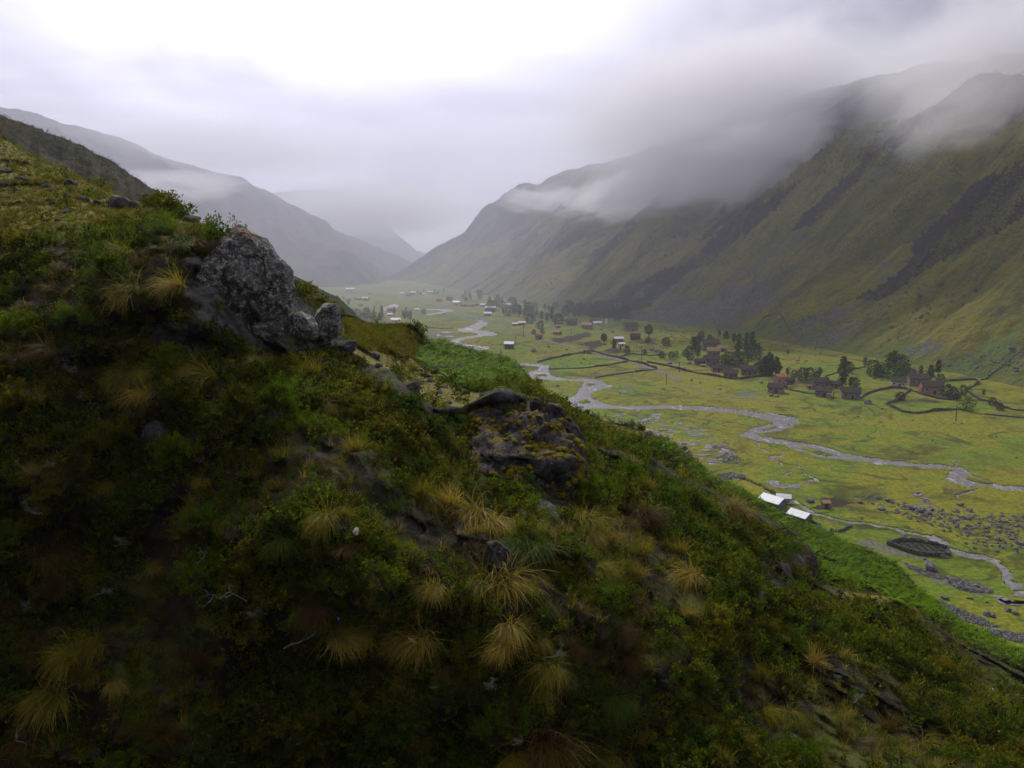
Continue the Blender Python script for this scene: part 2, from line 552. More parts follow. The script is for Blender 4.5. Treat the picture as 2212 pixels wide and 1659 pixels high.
M_VROCK = rock_material('valley_stone', (0.08, 0.075, 0.075), (0.26, 0.25, 0.25), (0.45, 0.44, 0.44), (0.07, 0.08, 0.015), 0.25, 0.4, 0.6)

# =================================================================== VALLEY FLOOR, RIVER
RIVER = [
    # from the right edge of the frame up to the sharp bend
    Z(4, [(150, 918), (200, 905), (225, 897), (270, 908), (330, 928), (390, 935), (450, 952), (530, 968), (600, 975), (700, 990), (800, 1010), (900, 1045),
          (1000, 1065), (1080, 1080), (1180, 1095), (1280, 1108), (1400, 1120), (1540, 1130), (1640, 1140), (1700, 1147), (1750, 1152), (1785, 1150),
          (1800, 1175), (1830, 1200), (1880, 1222), (1960, 1250), (2010, 1270), (2080, 1285), (2150, 1292), (2212, 1298), (2700, 1330), (2700, 1375),
          (2212, 1330), (2130, 1322), (2050, 1310), (1950, 1290), (1850, 1285), (1740, 1280), (1690, 1258), (1650, 1235), (1650, 1205), (1690, 1180),
          (1680, 1160), (1600, 1158), (1500, 1155), (1420, 1145), (1300, 1140), (1150, 1130), (1050, 1108), (960, 1100), (820, 1085), (720, 1075),
          (640, 1045), (560, 1025), (510, 1010), (490, 990), (420, 980), (300, 960), (200, 932)]),
    # the bend and its gravel bulge
    Z(4, [(-100, 715), (0, 730), (120, 735), (240, 752), (340, 760), (460, 778), (540, 790), (597, 815), (570, 835), (555, 860), (480, 885), (430, 895),
          (330, 905), (270, 910), (215, 918), (150, 919), (200, 904), (225, 894), (260, 875), (330, 850), (400, 838), (415, 825), (370, 800), (290, 790),
          (200, 775), (80, 757), (0, 752), (-100, 740)]),
    # the middle reach
    Z(3, [(2210, 1052), (2080, 1045), (1950, 1030), (1850, 1018), (1700, 1005), (1500, 990), (1400, 990), (1250, 985), (1080, 990), (950, 990), (850, 985),
          (780, 970), (730, 955), (690, 935), (650, 922), (640, 900), (680, 870), (750, 845), (800, 838), (820, 820), (790, 805), (740, 780), (690, 765),
          (600, 763), (480, 770), (400, 755), (330, 735), (295, 712), (315, 690), (312, 655), (260, 645), (150, 640), (35, 636), (-60, 632), (-60, 646),
          (35, 648), (150, 655), (222, 668), (220, 685), (160, 700), (125, 725), (150, 750), (250, 768), (400, 778), (510, 779), (600, 790), (590, 810),
          (555, 850), (560, 880), (500, 910), (455, 935), (450, 960), (490, 985), (530, 1010), (540, 1018), (700, 1010), (900, 1010), (1000, 1020),
          (1060, 1018), (1250, 1010), (1500, 1020), (1700, 1030), (1850, 1045), (1950, 1070), (2050, 1090), (2150, 1105), (2210, 1115)]),
    # far loops
    Z(2, [(1250, 790), (1180, 808), (1130, 808), (1100, 790), (1040, 770), (930, 745), (960, 722), (1040, 708), (1130, 693), (1170, 685), (1140, 668),
          (1020, 658), (990, 645), (1060, 635), (1110, 615), (1140, 600), (1160, 585), (1148, 566), (1200, 565), (1228, 590), (1222, 610), (1180, 635),
          (1150, 648), (1250, 660), (1320, 682), (1280, 694), (1200, 697), (1100, 708), (1025, 728), (1005, 742), (1060, 752), (1120, 763), (1240, 778)]),
    Z(2, [(770, 529), (860, 513), (960, 489), (1000, 496), (905, 514), (850, 527)]),
    Z(2, [(410, 497), (450, 475), (500, 448), (560, 458), (525, 487), (420, 502)]),
    Z(2, [(880, 664), (950, 660), (955, 668), (885, 671)]), Z(2, [(830, 690), (865, 678), (870, 690), (840, 700)]), Z(2, [(905, 694), (970, 692), (970, 700), (910, 701)]),
    Z(2, [(620, 487), (760, 490), (900, 489), (955, 492), (900, 498), (700, 494)]),
]


def ell(cx, cy, rx, ry, n=14):
    return [(cx + rx * math.cos(a) * (1 + 0.15 * math.sin(3 * a)), cy + ry * math.sin(a)) for a in np.linspace(0, 2 * math.pi, n, endpoint=False)]


ISLANDS = [Z(4, [(320, 882), (400, 855), (442, 848), (425, 865), (350, 887)]), Z(4, [(600, 1000), (640, 1003), (740, 1028), (845, 1062), (800, 1070), (720, 1060), (640, 1030)]),
           Z(4, [(1800, 1205), (1850, 1220), (1930, 1245), (2000, 1272), (1960, 1276), (1870, 1264), (1805, 1242)]),
           Z(3, ell(598, 952, 48, 20)), Z(3, ell(240, 732, 56, 11)), Z(3, ell(650, 808, 42, 15)), Z(4, ell(510, 842, 14, 6))]
STREAMS = [   # polyline with half widths in pixels
    (Z(5, [(200, 170), (300, 200), (360, 215), (440, 255), (480, 285), (560, 318), (640, 350), (740, 392), (820, 430), (900, 450), (980, 470), (1060, 488), (1180, 490),
           (1290, 520), (1400, 550), (1500, 570), (1600, 590)]), 2.4),
    (Z(5, [(1600, 590), (1650, 605), (1670, 635), (1700, 670), (1790, 695), (1900, 715), (1990, 735), (2040, 755), (2070, 800), (2095, 850), (2100, 895), (2140, 915), (2180, 940),
           (2300, 1000)]), 5.5),
    (Z(4, [(285, 965), (305, 1000), (320, 1025), (372, 1045)]), 1.2), (Z(4, [(470, 1068), (400, 1080), (395, 1090), (430, 1110), (470, 1135), (540, 1140), (600, 1152), (622, 1188), (632, 1204)]), 1.3),
    (Z(4, [(680, 1212), (690, 1228), (718, 1248)]), 1.6), (Z(4, [(460, 1218), (500, 1205), (545, 1193)]), 0.9),
    (Z(3, [(1060, 1015), (1050, 1032), (1040, 1030)]), 2.0), (Z(3, [(950, 1120), (1050, 1110), (1140, 1095), (1220, 1095), (1215, 1080), (1160, 1072), (1175, 1060), (1235, 1055)]), 1.4),
    (Z(4, [(1790, 1290), (1880, 1318), (1800, 1338), (1730, 1352), (1722, 1375)]), 1.5), (Z(4, [(1740, 1098), (1715, 1115), (1730, 1145)]), 1.4),
    (Z(3, [(2140, 1420), (2180, 1405), (2215, 1405)]), 1.0),
]
SOIL = [Z(3, [(310, 440), (480, 408), (640, 380), (657, 402), (560, 440), (480, 466), (380, 466)]), Z(3, [(530, 482), (620, 465), (720, 452), (765, 482), (740, 500), (660, 516), (600, 500)]),
        Z(4, [(720, 1385), (800, 1374), (900, 1379), (995, 1408), (890, 1440), (760, 1455), (650, 1448), (760, 1425)]),
        Z(3, [(770, 520), (870, 500), (900, 530), (860, 560), (770, 545)]), Z(4, [(1390, 640), (1500, 650), (1640, 690), (1400, 720), (1260, 700)]),
        Z(4, [(920, 500), (1060, 488), (1065, 498), (960, 520)]), Z(3, [(480, 745), (700, 700), (1000, 672), (1180, 690), (900, 715), (700, 752)]),
        Z(4, [(700, 712), (850, 697), (1000, 705), (900, 722), (740, 722)]), Z(3, [(1440, 985), (1600, 975), (1700, 985), (1640, 1000)]),
        Z(4, [(1240, 1090), (1400, 1072), (1520, 1085), (1400, 1105)]), Z(4, [(1620, 1280), (1720, 1285), (1850, 1330), (1760, 1365), (1640, 1340)]),
        Z(5, [(1390, 520), (1500, 515), (1560, 545), (1480, 555)]), Z(5, [(1600, 560), (1680, 555), (1690, 575), (1620, 575)])]
STONY = [Z(5, [(1050, 600), (1200, 600), (1290, 640), (1480, 715), (1650, 730), (1500, 735), (1250, 690), (1090, 640)]),
         Z(5, [(1380, 750), (1550, 810), (1700, 860), (1900, 920), (2000, 960), (1900, 980), (1720, 930), (1540, 850), (1420, 790)]),
         Z(5, [(1560, 980), (1680, 1040), (1800, 1090), (1950, 1150), (2060, 1190), (1960, 1190), (1800, 1160), (1640, 1090), (1540, 1010)]),
         Z(5, [(1960, 1200), (2100, 1210), (2300, 1290), (2300, 1330), (2100, 1290), (1970, 1235)]), Z(5, [(130, 170), (220, 158), (330, 180), (300, 205), (180, 205)]),
         Z(3, [(730, 1110), (900, 1110), (1100, 1180), (1000, 1190), (850, 1170), (740, 1150)]), Z(2, [(720, 680), (860, 670), (1000, 690), (930, 730), (800, 730)]),
         Z(4, [(100, 640), (200, 600), (300, 625), (260, 645), (150, 650)])]
LUSH = [Z(3, [(800, 870), (900, 800), (1100, 850), (1180, 860), (1040, 885), (880, 885)]), Z(4, [(1235, 725), (1290, 730), (1420, 780), (1400, 792), (1260, 760)]),
        Z(3, [(200, 620), (560, 560), (860, 600), (600, 660), (320, 690)]), Z(3, [(280, 430), (480, 385), (900, 290), (1080, 250), (1000, 320), (700, 360), (500, 400)]),
        Z(4, [(170, 490), (290, 490), (280, 515), (180, 515)]), Z(5, [(840, 395), (960, 400), (1030, 440), (930, 450), (850, 420)]), Z(2, [(680, 640), (740, 610), (820, 650), (700, 665)]),
        Z(3, [(1260, 545), (1400, 510), (1460, 540), (1340, 570)]), Z(4, [(1260, 600), (1040, 660), (1180, 690), (1290, 660)]), Z(4, [(830, 590), (890, 585), (880, 615), (840, 612)])]


def floor_height(x, y):
    z = 0.75 * fbm2(x * 0.018, y * 0.018, 3, 5) + 0.16 * fbm2(x * 0.16, y * 0.16, 3, 9)
    return np.maximum(z, 0.0)


rows_py = np.concatenate([np.linspace(546, 600, 24)[:-1], np.arange(600, 1480, 1.75), np.linspace(1482, 2100, 30)])
dpy = ray(np.full(rows_py.shape, CX), rows_py)
ydist = (0 - CAM[2]) / dpy[:, 2] * dpy[:, 1]
us = np.concatenate([np.linspace(-1.4, -0.27, 60)[:-1], np.arange(-0.27, 0.66, 0.00125), np.linspace(0.662, 1.5, 50)])
GX = us[None, :] * ydist[:, None]
GY = np.repeat(ydist[:, None], len(us), 1)
gpx, gpy, _ = project(np.stack([GX, GY, np.zeros_like(GX)], -1))
# crooked natural edges: look the outlines up with a little world-space wobble
wx = GX + 0.7 * fbm2(GX * 0.35, GY * 0.35, 3, 21)
wy = GY + 0.7 * fbm2(GX * 0.35, GY * 0.35, 3, 31)
wpx, wpy, _ = project(np.stack([wx, wy, np.zeros_like(wx)], -1))
riv = np.zeros(GX.shape, bool)
for pl in RIVER:
    riv |= inpoly(wpx, wpy, pl)
for pl in ISLANDS:
    riv &= ~inpoly(wpx, wpy, pl)
strm = np.zeros(GX.shape, bool)
for pl, hw in STREAMS:
    strm |= dist_line(wpx, wpy, pl, 1.7) < hw * 1.6
GZ = floor_height(GX, GY)
near_bank = np.zeros(GX.shape)
wet = riv | strm
soft = wet.astype(float)
for _ in range(3):
    soft[1:-1, 1:-1] = (soft[1:-1, 1:-1] * 2 + soft[:-2, 1:-1] + soft[2:, 1:-1] + soft[1:-1, :-2] + soft[1:-1, 2:]) / 6
GZ = np.where(riv, -1.0, np.where(strm, -0.75, GZ + 0.12 * (soft > 0.02)))
zone = np.zeros(GX.shape + (3,))
for pl in LUSH:
    zone[..., 0] = np.maximum(zone[..., 0], 0.8 * inpoly(wpx, wpy, pl))
for k, pl in enumerate(SOIL):
    zone[..., 1] = np.maximum(zone[..., 1], (0.85 if k < 4 else 0.46) * inpoly(wpx + 3 * fbm2(GX * 0.12, GY * 0.12, 3, 51), wpy + 1.5 * fbm2(GX * 0.12, GY * 0.12, 3, 53), pl))
for pl in STONY:
    zone[..., 2] = np.maximum(zone[..., 2], 0.55 * inpoly(wpx, wpy, pl))
zone[..., 0] += 0.28 * sstep(GY, 420, 900)
zone[..., 1] = np.maximum(zone[..., 1], np.where(wet, 1.0, 0.40 * (soft > 0.3)))
mb = MB(); mb.add(np.stack([GX, GY, GZ], -1), grid_faces(*GX.shape), zone=zone.reshape(-1, 3))
mb.obj('valley_floor', M_TURF, kind='structure')

# water: flat sheets lying in the channels cut into the floor
mb = MB()
gx = np.linspace(-420, 700, 60); gy = np.linspace(110, 1500, 70)
X, Y = np.meshgrid(gx, gy)
mb.add(np.stack([X, Y, np.full_like(X, -0.10)], -1), grid_faces(*X.shape))
mb.obj('river_water', M_WATER, kind='structure')


def drape(pts, step=3.0):
    """px polyline -> dense world polyline on the floor"""
    P = onfloor(*np.array(pts, float)[:, :2].T)
    seg = np.linalg.norm(np.diff(P[:, :2], axis=0), axis=1)
    s = np.concatenate([[0], np.cumsum(seg)])
    n = max(2, int(s[-1] / step))
    q = np.linspace(0, s[-1], n)
    x, y = np.interp(q, s, P[:, 0]), np.interp(q, s, P[:, 1])
    return np.stack([x, y], -1), q


# dirt road
t, M_ROAD = material('dirt_road')
p = wpos(t)
finish(t, t.mix(t.ramp(t.noise(p, 0.5, 5, 0.7), 0.35, 0.65), (0.085, 0.075, 0.065), (0.20, 0.18, 0.165)), 0.9, t.noise(p, 2.0, 4, 0.7), 0.5, 0.1)


def ribbon(name, pts, width, mat, lift=0.12, **kw):
    P, q = drape(pts, 2.5)
    for _ in range(6):
        P[1:-1] = (P[1:-1] * 2 + P[:-2] + P[2:]) / 4
    T = np.gradient(P, axis=0); T /= np.linalg.norm(T, axis=1)[:, None]
    N = np.stack([-T[:, 1], T[:, 0]], -1)
    wv = width * (1 + 0.25 * vn2(q * 0.08, q * 0, 3))
    offs = np.array([-0.5, -0.44, -0.2, 0, 0.2, 0.44, 0.5])
    V = P[:, None] + N[:, None] * (offs[None, :, None] * wv[:, None, None])
    z = floor_height(V[..., 0], V[..., 1]) + lift
    z[:, [0, -1]] -= lift + 0.35
    z[:, 3] += 0.05
    mb = MB(); mb.add(np.concatenate([V, z[..., None]], -1), grid_faces(len(P), len(offs)))
    return mb.obj(name, mat, **kw)


ROAD = Z(2, [(255, 316), (330, 326), (400, 338), (520, 350), (546, 362), (541, 395), (580, 408), (680, 425), (760, 445), (880, 470), (960, 490), (1050, 525), (1062, 545), (1150, 555),
             (1220, 575), (1250, 600), (1290, 615), (1380, 640), (1450, 660), (1540, 670), (1580, 690), (1680, 735)]) + \
    Z(3, [(400, 482), (560, 522), (660, 543), (760, 574), (880, 606), (1000, 636), (1100, 660), (1200, 694), (1290, 735), (1400, 790)])
ribbon('dirt_road', ROAD, 4.0, M_ROAD, kind='structure')
PATH = Z(4, [(-250, 560), (-120, 600), (0, 640), (150, 652), (300, 662), (430, 680), (560, 700)])
ribbon('footpath', PATH, 1.6, M_ROAD, 0.10, kind='structure')

# =================================================================== EASTERN MOUNTAIN (right of the valley)
AX = np.array([-0.342, 0.940]); UPD = np.array([0.940, 0.342])
# foot point (px) | length of the fall line to the crest (m) | extra turn of the fall line (deg)
FOOT = np.array([(3300, 1010, 420, 0), (2700, 905, 420, 0), (2350, 862, 415, 0), (2212, 842, 410, 0), (2050, 806, 405, 0), (1900, 776, 400, 0), (1700, 742, 398, 0), (1500, 706, 395, 0),
                 (1350, 690, 390, 0), (1270, 684, 387, 0), (1150, 662, 378, 0), (1060, 640, 345, 0), (980, 625, 312, 0), (930, 615, 292, 0), (880, 607, 272, 0),
                 (858, 605, 180, 8), (846, 604, 105, 16), (838, 604, 40, 25), (832, 604, 6, 40)], float)
FP = onfloor(FOOT[:, 0], FOOT[:, 1])[:, :2]
seg = np.concatenate([[0], np.cumsum(np.linalg.norm(np.diff(FP, axis=0), axis=1))])
NS = 640
# parameter: denser towards the viewer
par = np.interp(np.linspace(0, 1, NS), np.linspace(0, 1, len(seg)), np.linspace(0, len(seg) - 1, len(seg)))
sarr = np.interp(par, np.arange(len(seg)), seg)


def smooth1(v, k=9, it=2):
    for _ in range(it):
        vv = np.concatenate([np.full(k, v[0]), v, np.full(k, v[-1])])
        v = np.convolve(vv, np.ones(2 * k + 1) / (2 * k + 1), 'valid')
    return v


fx = smooth1(np.interp(par, np.arange(len(seg)), FP[:, 0]), 7); fy = smooth1(np.interp(par, np.arange(len(seg)), FP[:, 1]), 7)
tl = smooth1(np.interp(par, np.arange(len(seg)), FOOT[:, 2]), 7); turn = np.radians(np.interp(par, np.arange(len(seg)), FOOT[:, 3]))
ud = np.stack([UPD[0] * np.cos(turn) + UPD[1] * np.sin(turn), UPD[1] * np.cos(turn) - UPD[0] * np.sin(turn)], -1)
NTT, NBK = 250, 24
tt = np.concatenate([[-0.07, -0.03], np.linspace(0, 1, NTT) ** 1.12, 1 + np.linspace(0.02, 0.9, NBK)])
T = tt[None, :] * tl[:, None]
S = np.repeat(sarr[:, None], len(tt), 1)
tc = np.minimum(T, tl[:, None])
prof = 0.655 * tc * (1 - 0.42 * np.exp(-np.maximum(tc, 0) / 28.0)) - 0.0
prof = np.where(T < 0, T * 0.12, prof)
over = np.maximum(T - tl[:, None], 0)
Zm = prof - over * 0.55 + np.minimum(over, 20) * 0.35
grow = sstep(T, 6, 140)
# spurs and gullies run down the fall line
g1 = 1 - np.abs(vn2(S / 95.0 + 0.25 * vn2(T / 80, S / 200, 4), T / 420.0, 41)) * 2
g2 = 1 - np.abs(vn2(S / 34.0 + 0.3 * vn2(T / 50, S / 90, 6), T / 150.0, 43)) * 2
disp = grow * (30 * g1 + 15 * g2) + sstep(T, -5, 40) * (3.0 * fbm2(S / 16, T / 26, 4, 47) + 0.9 * fbm2(S / 4, T / 5, 2, 48))
crest = sstep(T, tl[:, None] * 0.7, tl[:, None])
disp = disp * (1 - 0.72 * crest) * np.clip(tl[:, None] / 250.0, 0.05, 1)
Zm = Zm + disp - 0.55
XM = fx[:, None] + ud[:, 0:1] * T; YM = fy[:, None] + ud[:, 1:2] * T
PM = np.stack([XM, YM, Zm], -1)
mpx, mpy, _ = project(PM)
mz = np.zeros(PM.shape)
streak = fbm2(S / 22.0, T / 120.0, 4, 61)
wob_x = mpx + 24 * fbm2(S / 30, T / 45, 5, 71, 0.6); wob_y = mpy + 16 * fbm2(S / 30, T / 45, 5, 73, 0.6)
SCRUB = [[(1262, 696), (1330, 652), (1420, 592), (1500, 530), (1560, 480), (1640, 430), (1700, 395), (1745, 385), (1680, 445), (1600, 515), (1500, 575), (1420, 628), (1380, 662), (1330, 688)],
         [(1690, 490), (1760, 430), (1850, 370), (1930, 320), (1980, 330), (1880, 420), (1790, 480), (1720, 510)],
         [(1815, 640), (1900, 575), (2000, 490), (2100, 410), (2212, 330), (2500, 120), (2500, 420), (2230, 470), (2090, 545), (1960, 612), (1850, 655)],
         [(1230, 662), (1300, 650), (1400, 655), (1330, 694), (1250, 702)], [(1080, 560), (1200, 470), (1330, 440), (1250, 530), (1130, 590)],
         [(900, 560), (1000, 470), (1130, 395), (1230, 392), (1100, 470), (980, 545)], [(1240, 560), (1330, 500), (1440, 440), (1400, 500), (1280, 580)],
         [(1700, 250), (1830, 190), (2000, 140), (2100, 200), (1950, 330), (1780, 380)]]
for k, pl in enumerate(SCRUB):
    mz[..., 0] = np.maximum(mz[..., 0], (0.63 if k in (0, 3) else 0.50) * inpoly(wob_x, wob_y, pl) * (1 + 0.35 * streak))
mz[..., 0] = np.maximum(mz[..., 0], 0.62 * sstep(T / tl[:, None] + 0.22 * streak, 0.50, 0.80))
mz[..., 0] = np.maximum(mz[..., 0], np.maximum(0.62 * sstep(streak - 0.35 * g2, 0.35, 0.75), 0.58 * sstep(-g2 + 0.4 * streak, 0.25, 0.75) * sstep(T, 20, 90)) * sstep(sarr, 380, 700)[:, None])
SCREE = [[(1350, 692), (1450, 652), (1540, 624), (1620, 598), (1690, 580), (1700, 592), (1650, 625), (1665, 665), (1620, 692), (1540, 712), (1450, 716)],
         [(1540, 610), (1640, 560), (1750, 505), (1760, 512), (1640, 585)], [(1700, 750), (1790, 705), (1850, 690), (1800, 730), (1720, 765)],
         [(1690, 700), (1800, 660), (1870, 640), (1830, 670), (1730, 712)], [(1960, 750), (2000, 720), (2050, 715), (2020, 760)],
         [(1370, 650), (1450, 600), (1500, 590), (1440, 640)], [(1840, 600), (1900, 560), (1930, 556), (1880, 600)], [(1150, 655), (1220, 610), (1260, 600), (1200, 650)]]
for pl in SCREE:
    mz[..., 1] = np.maximum(mz[..., 1], 0.54 * inpoly(wob_x, wob_y, pl))
mz[..., 1] = np.maximum(mz[..., 1], 0.42 * sstep(vn2(S / 40, T / 110, 91), 0.45, 0.8) * (1 - sstep(T, 120, 220)))
for pl in [[(2030, 820), (2120, 740), (2200, 690), (2212, 830), (2100, 850)], [(1560, 745), (1660, 690), (1720, 690), (1640, 760)], [(1300, 715), (1500, 690), (1560, 720), (1420, 760)],
           [(1840, 790), (1900, 740), (1960, 730), (1990, 790), (1900, 830)]]:
    mz[..., 2] = np.maximum(mz[..., 2], 0.6 * inpoly(wob_x, wob_y, pl))
mz[..., 2] = np.maximum(mz[..., 2], 0.5 * (1 - sstep(T, 0, 26)))
mb = MB(); mb.add(PM, grid_faces(*XM.shape), zone=mz.reshape(-1, 3), along=np.stack([S, T, 0 * S], -1).reshape(-1, 3))
mb.obj('eastern_mountain', M_SLOPE, kind='structure')
ii = np.arange(0, NS, 4); jj = np.arange(0, len(tt), 3)
sub = PM[np.ix_(ii, jj)]
BV_M = BVHTree.FromPolygons(sub.reshape(-1, 3).tolist(), grid_faces(len(ii), len(jj)).tolist())


def ground_hit(px, py):
    """where the sight line through a point of the photograph meets the valley ground"""
    d = ray(px, py)
    h = BV_M.ray_cast(Vector(CAM.tolist()), Vector(d.tolist()).normalized())
    f = onfloor(np.array(px), np.array(py)) if d[2] < 0 else None
    if h[0] is not None:
        if f is None or (h[0] - Vector(CAM.tolist())).length < np.linalg.norm(f - CAM):
            return np.array(h[0]), True
    f[2] = floor_height(f[0], f[1])
    return f, False


def ground_z(x, y):
    z = float(floor_height(np.array(x), np.array(y)))
    h = BV_M.ray_cast(Vector((x, y, 2000)), Vector((0, 0, -1)))
    if h[0] is not None and h[0].z > z:
        z = h[0].z
    return z


# =================================================================== FAR HILLS
def ridge_hill(name, pts, mat, front, fslope, back, bslope, noise, nscale, seed, ns=220, nf=110, wob=2.0, view=None):
    """a ridge: crest line given by (px, py, distance); slopes fall away on both sides"""
    A = np.array(pts, float)
    u = np.linspace(0, len(A) - 1, ns)
    px, py, D = [np.interp(u, np.arange(len(A)), A[:, k]) for k in range(3)]
    py = py + wob * fbm2(u * 3.1, u * 0 + seed, 4, seed)
    C = unproj(px, py, D)
    dirv = np.array(view if view is not None else (0, -1.0)); dirv = dirv / np.linalg.norm(dirv)
    q = np.concatenate([-np.linspace(1, 0, nf // 3) ** 1.6 * back, (np.linspace(0, 1, nf) ** 1.4 * front)[1:]])
    Q = np.repeat(q[None, :], ns, 0)
    z = C[:, 2:3] - np.where(Q > 0, Q * fslope, -Q * bslope)
    X = C[:, 0:1] + dirv[0] * Q; Y = C[:, 1:2] + dirv[1] * Q
    fade = sstep(np.abs(Q), 0, nscale * 1.5)
    z = z + fade * noise * (fbm2(X / nscale, Y / nscale, 5, seed + 3) + 0.5 * (1 - 2 * np.abs(vn2(u[:, None] * 2.2 + 0 * Q, Q / (nscale * 5), seed))))
    mb = MB(); mb.add(np.stack([X, Y, z], -1), grid_faces(*X.shape))
    return mb.obj(name, mat, kind='structure')


ridge_hill('scrub_hill', [(-700, -60, 190), (-300, 120, 200), (0, 248, 215), (60, 268, 220), (100, 283, 225), (150, 302, 228), (200, 328, 232), (250, 352, 236), (300, 388, 240), (350, 418, 244), (390, 446, 248),
                          (430, 480, 252), (500, 540, 258), (600, 640, 262), (700, 760, 266)], M_HILLA, 150, 0.72, 120, 0.8, 3.0, 14, 5, 320, 160, 2.5, view=(0.5, -0.87))
ridge_hill('western_mountain', [(-900, 60, 1150), (-400, 170, 1250), (0, 232, 1350), (60, 240, 1370), (150, 268, 1400), (250, 292, 1450), (350, 338, 1500), (450, 366, 1540), (520, 384, 1580), (600, 426, 1640),
                                (650, 458, 1680), (720, 496, 1740), (800, 528, 1800), (860, 552, 1850), (920, 585, 1900), (960, 610, 1920)], M_FARM, 700, 0.48, 400, 0.6, 16, 90, 15, 340, 150, 3.0, view=(0.75, -0.66))
ridge_hill('far_mountain', [(300, 420, 2600), (500, 420, 2650), (620, 415, 2680), (690, 408, 2700), (750, 425, 2720), (800, 470, 2750), (850, 508, 2780), (900, 540, 2800), (980, 560, 2820), (1100, 560, 2850), (1300, 520, 2900)],
           M_FARM, 900, 0.42, 300, 0.6, 22, 120, 25, 200, 110, 4.0, view=(0.6, -0.8))
ridge_hill('terraced_hill', [(520, 545, 300), (600, 582, 310), (640, 598, 318), (680, 617, 326), (710, 632, 330), (732, 642, 334), (760, 668, 336), (800, 720, 340)],
           hill_material('terraced_hill', (0.035, 0.075, 0.030), (0.06, 0.09, 0.03), (0.03, 0.035, 0.02), 0.06), 120, 0.8, 60, 0.7, 1.2, 10, 35, 120, 60, 1.5, view=(0.5, -0.87))

# =================================================================== NEAR HILLSIDE
SIL = np.array([(-700, 20, 95), (-400, 130, 88), (0, 293, 74), (31, 313, 72), (51, 327, 70), (85, 347, 67), (136, 362, 62), (170, 381, 58), (204, 398, 54), (238, 412, 50), (269, 431, 46),
                (300, 440, 41), (354, 440, 37), (388, 455, 34), (405, 478, 33), (432, 490, 31), (473, 512, 31), (520, 560, 31), (580, 610, 33), (640, 640, 36), (690, 638, 39), (725, 655, 40),
                (735, 677, 54), (761, 682, 56), (792, 699, 57), (825, 700, 58), (865, 699, 60), (887, 702, 60), (901, 710, 60), (912, 724, 61), (921, 740, 65), (960, 745, 68), (1002, 756, 69),
                (1030, 763, 69), (1058, 771, 69), (1080, 777, 69), (1108, 786, 69), (1122, 798, 68), (1145, 820, 65), (1167, 836, 62), (1184, 857, 59), (1195, 870, 50), (1205, 876, 44),
                (1226, 893, 46), (1260, 902, 54), (1299, 908, 62), (1356, 918, 64), (1387, 930, 64), (1405, 941, 64), (1442, 954, 64), (1475, 972, 64), (1496, 1006, 70), (1536, 1030, 75),
                (1600, 1066, 80), (1638, 1088, 82), (1696, 1120, 84), (1728, 1130, 84), (1760, 1146, 84), (1811, 1171, 82), (1850, 1185, 80), (1882, 1198, 79), (1914, 1217, 77), (1942, 1233, 75),
                (1958, 1262, 73), (1990, 1291, 71), (2022, 1322, 69), (2054, 1338, 67), (2096, 1364, 66), (2137, 1381, 65), (2175, 1406, 64), (2211, 1422, 62), (2500, 1580, 60), (2900, 1800, 60)], float)
CREST = np.array([(-700, -100), (640, 200), (700, 400), (718, 735), (745, 752), (780, 775), (840, 800), (870, 830), (905, 865), (940, 885), (1000, 880), (1040, 860), (1083, 838), (1139, 858), (1178, 882),
                  (1215, 908), (1260, 960), (1310, 972), (1350, 976), (1400, 988), (1470, 1032), (1560, 1072), (1640, 1112), (1700, 1150), (1745, 1190), (1758, 1250), (1776, 1270), (1824, 1277),
                  (1872, 1286), (1920, 1292), (1978, 1312), (2000, 1341), (2048, 1373), (2090, 1399), (2212, 1462), (2500, 1620), (2900, 1850)], float)
NEARP = np.array([(-700, 2100, 15), (0, 2100, 17), (1106, 2100, 18), (2212, 2100, 20), (2900, 2100, 24), (-700, 1659, 18), (0, 1659, 20), (600, 1659, 20), (1106, 1659, 20.5), (1700, 1659, 23), (2212, 1659, 27),
                  (2900, 1900, 32), (-700, 1250, 20), (0, 1250, 21.5), (550, 1250, 21.5), (1100, 1250, 22.5), (1500, 1250, 29), (1700, 1300, 35), (1900, 1400, 35), (2212, 1500, 38), (2900, 1860, 40),
                  (-700, 900, 24), (0, 900, 24.5), (300, 900, 25), (700, 900, 26), (900, 900, 29), (1100, 1000, 30.5), (1200, 1000, 31.5), (1350, 1050, 34), (1500, 1100, 38), (1650, 1160, 41),
                  (1740, 1210, 42), (0, 700, 27), (300, 700, 27.5), (600, 760, 28.5), (750, 780, 33), (1000, 890, 33), (1090, 845, 33), (1200, 905, 34.5), (1260, 965, 37), (-700, 550, 32), (0, 520, 33),
                  (200, 490, 34), (330, 470, 34), (430, 500, 31), (560, 600, 31), (640, 650, 34), (730, 670, 38), (0, 430, 44), (150, 430, 42), (270, 435, 44), (0, 350, 60), (0, 295, 72),
                  (136, 362, 60), (-700, 100, 85), (1780, 1275, 42), (1950, 1310, 42), (2090, 1405, 42)], float)
FARP = np.array([(740, 690, 54), (760, 762, 40), (800, 702, 57), (900, 715, 60), (921, 742, 64), (850, 800, 44), (950, 840, 42), (1040, 855, 40), (1000, 762, 68), (1060, 800, 58), (1108, 788, 69),
                 (1167, 836, 62), (1189, 868, 56), (1130, 845, 52), (1205, 878, 46), (1230, 897, 50), (1299, 908, 62), (1387, 930, 64), (1475, 972, 64), (1300, 960, 48), (1400, 972, 52), (1504, 1014, 72),
                 (1638, 1088, 82), (1760, 1146, 84), (1882, 1198, 80), (1958, 1262, 74), (2054, 1338, 68), (2211, 1422, 62), (1600, 1100, 66), (1760, 1230, 62), (1850, 1260, 60), (2000, 1330, 56),
                 (2212, 1450, 52), (2900, 1830, 60), (900, 860, 40), (740, 740, 42)], float)


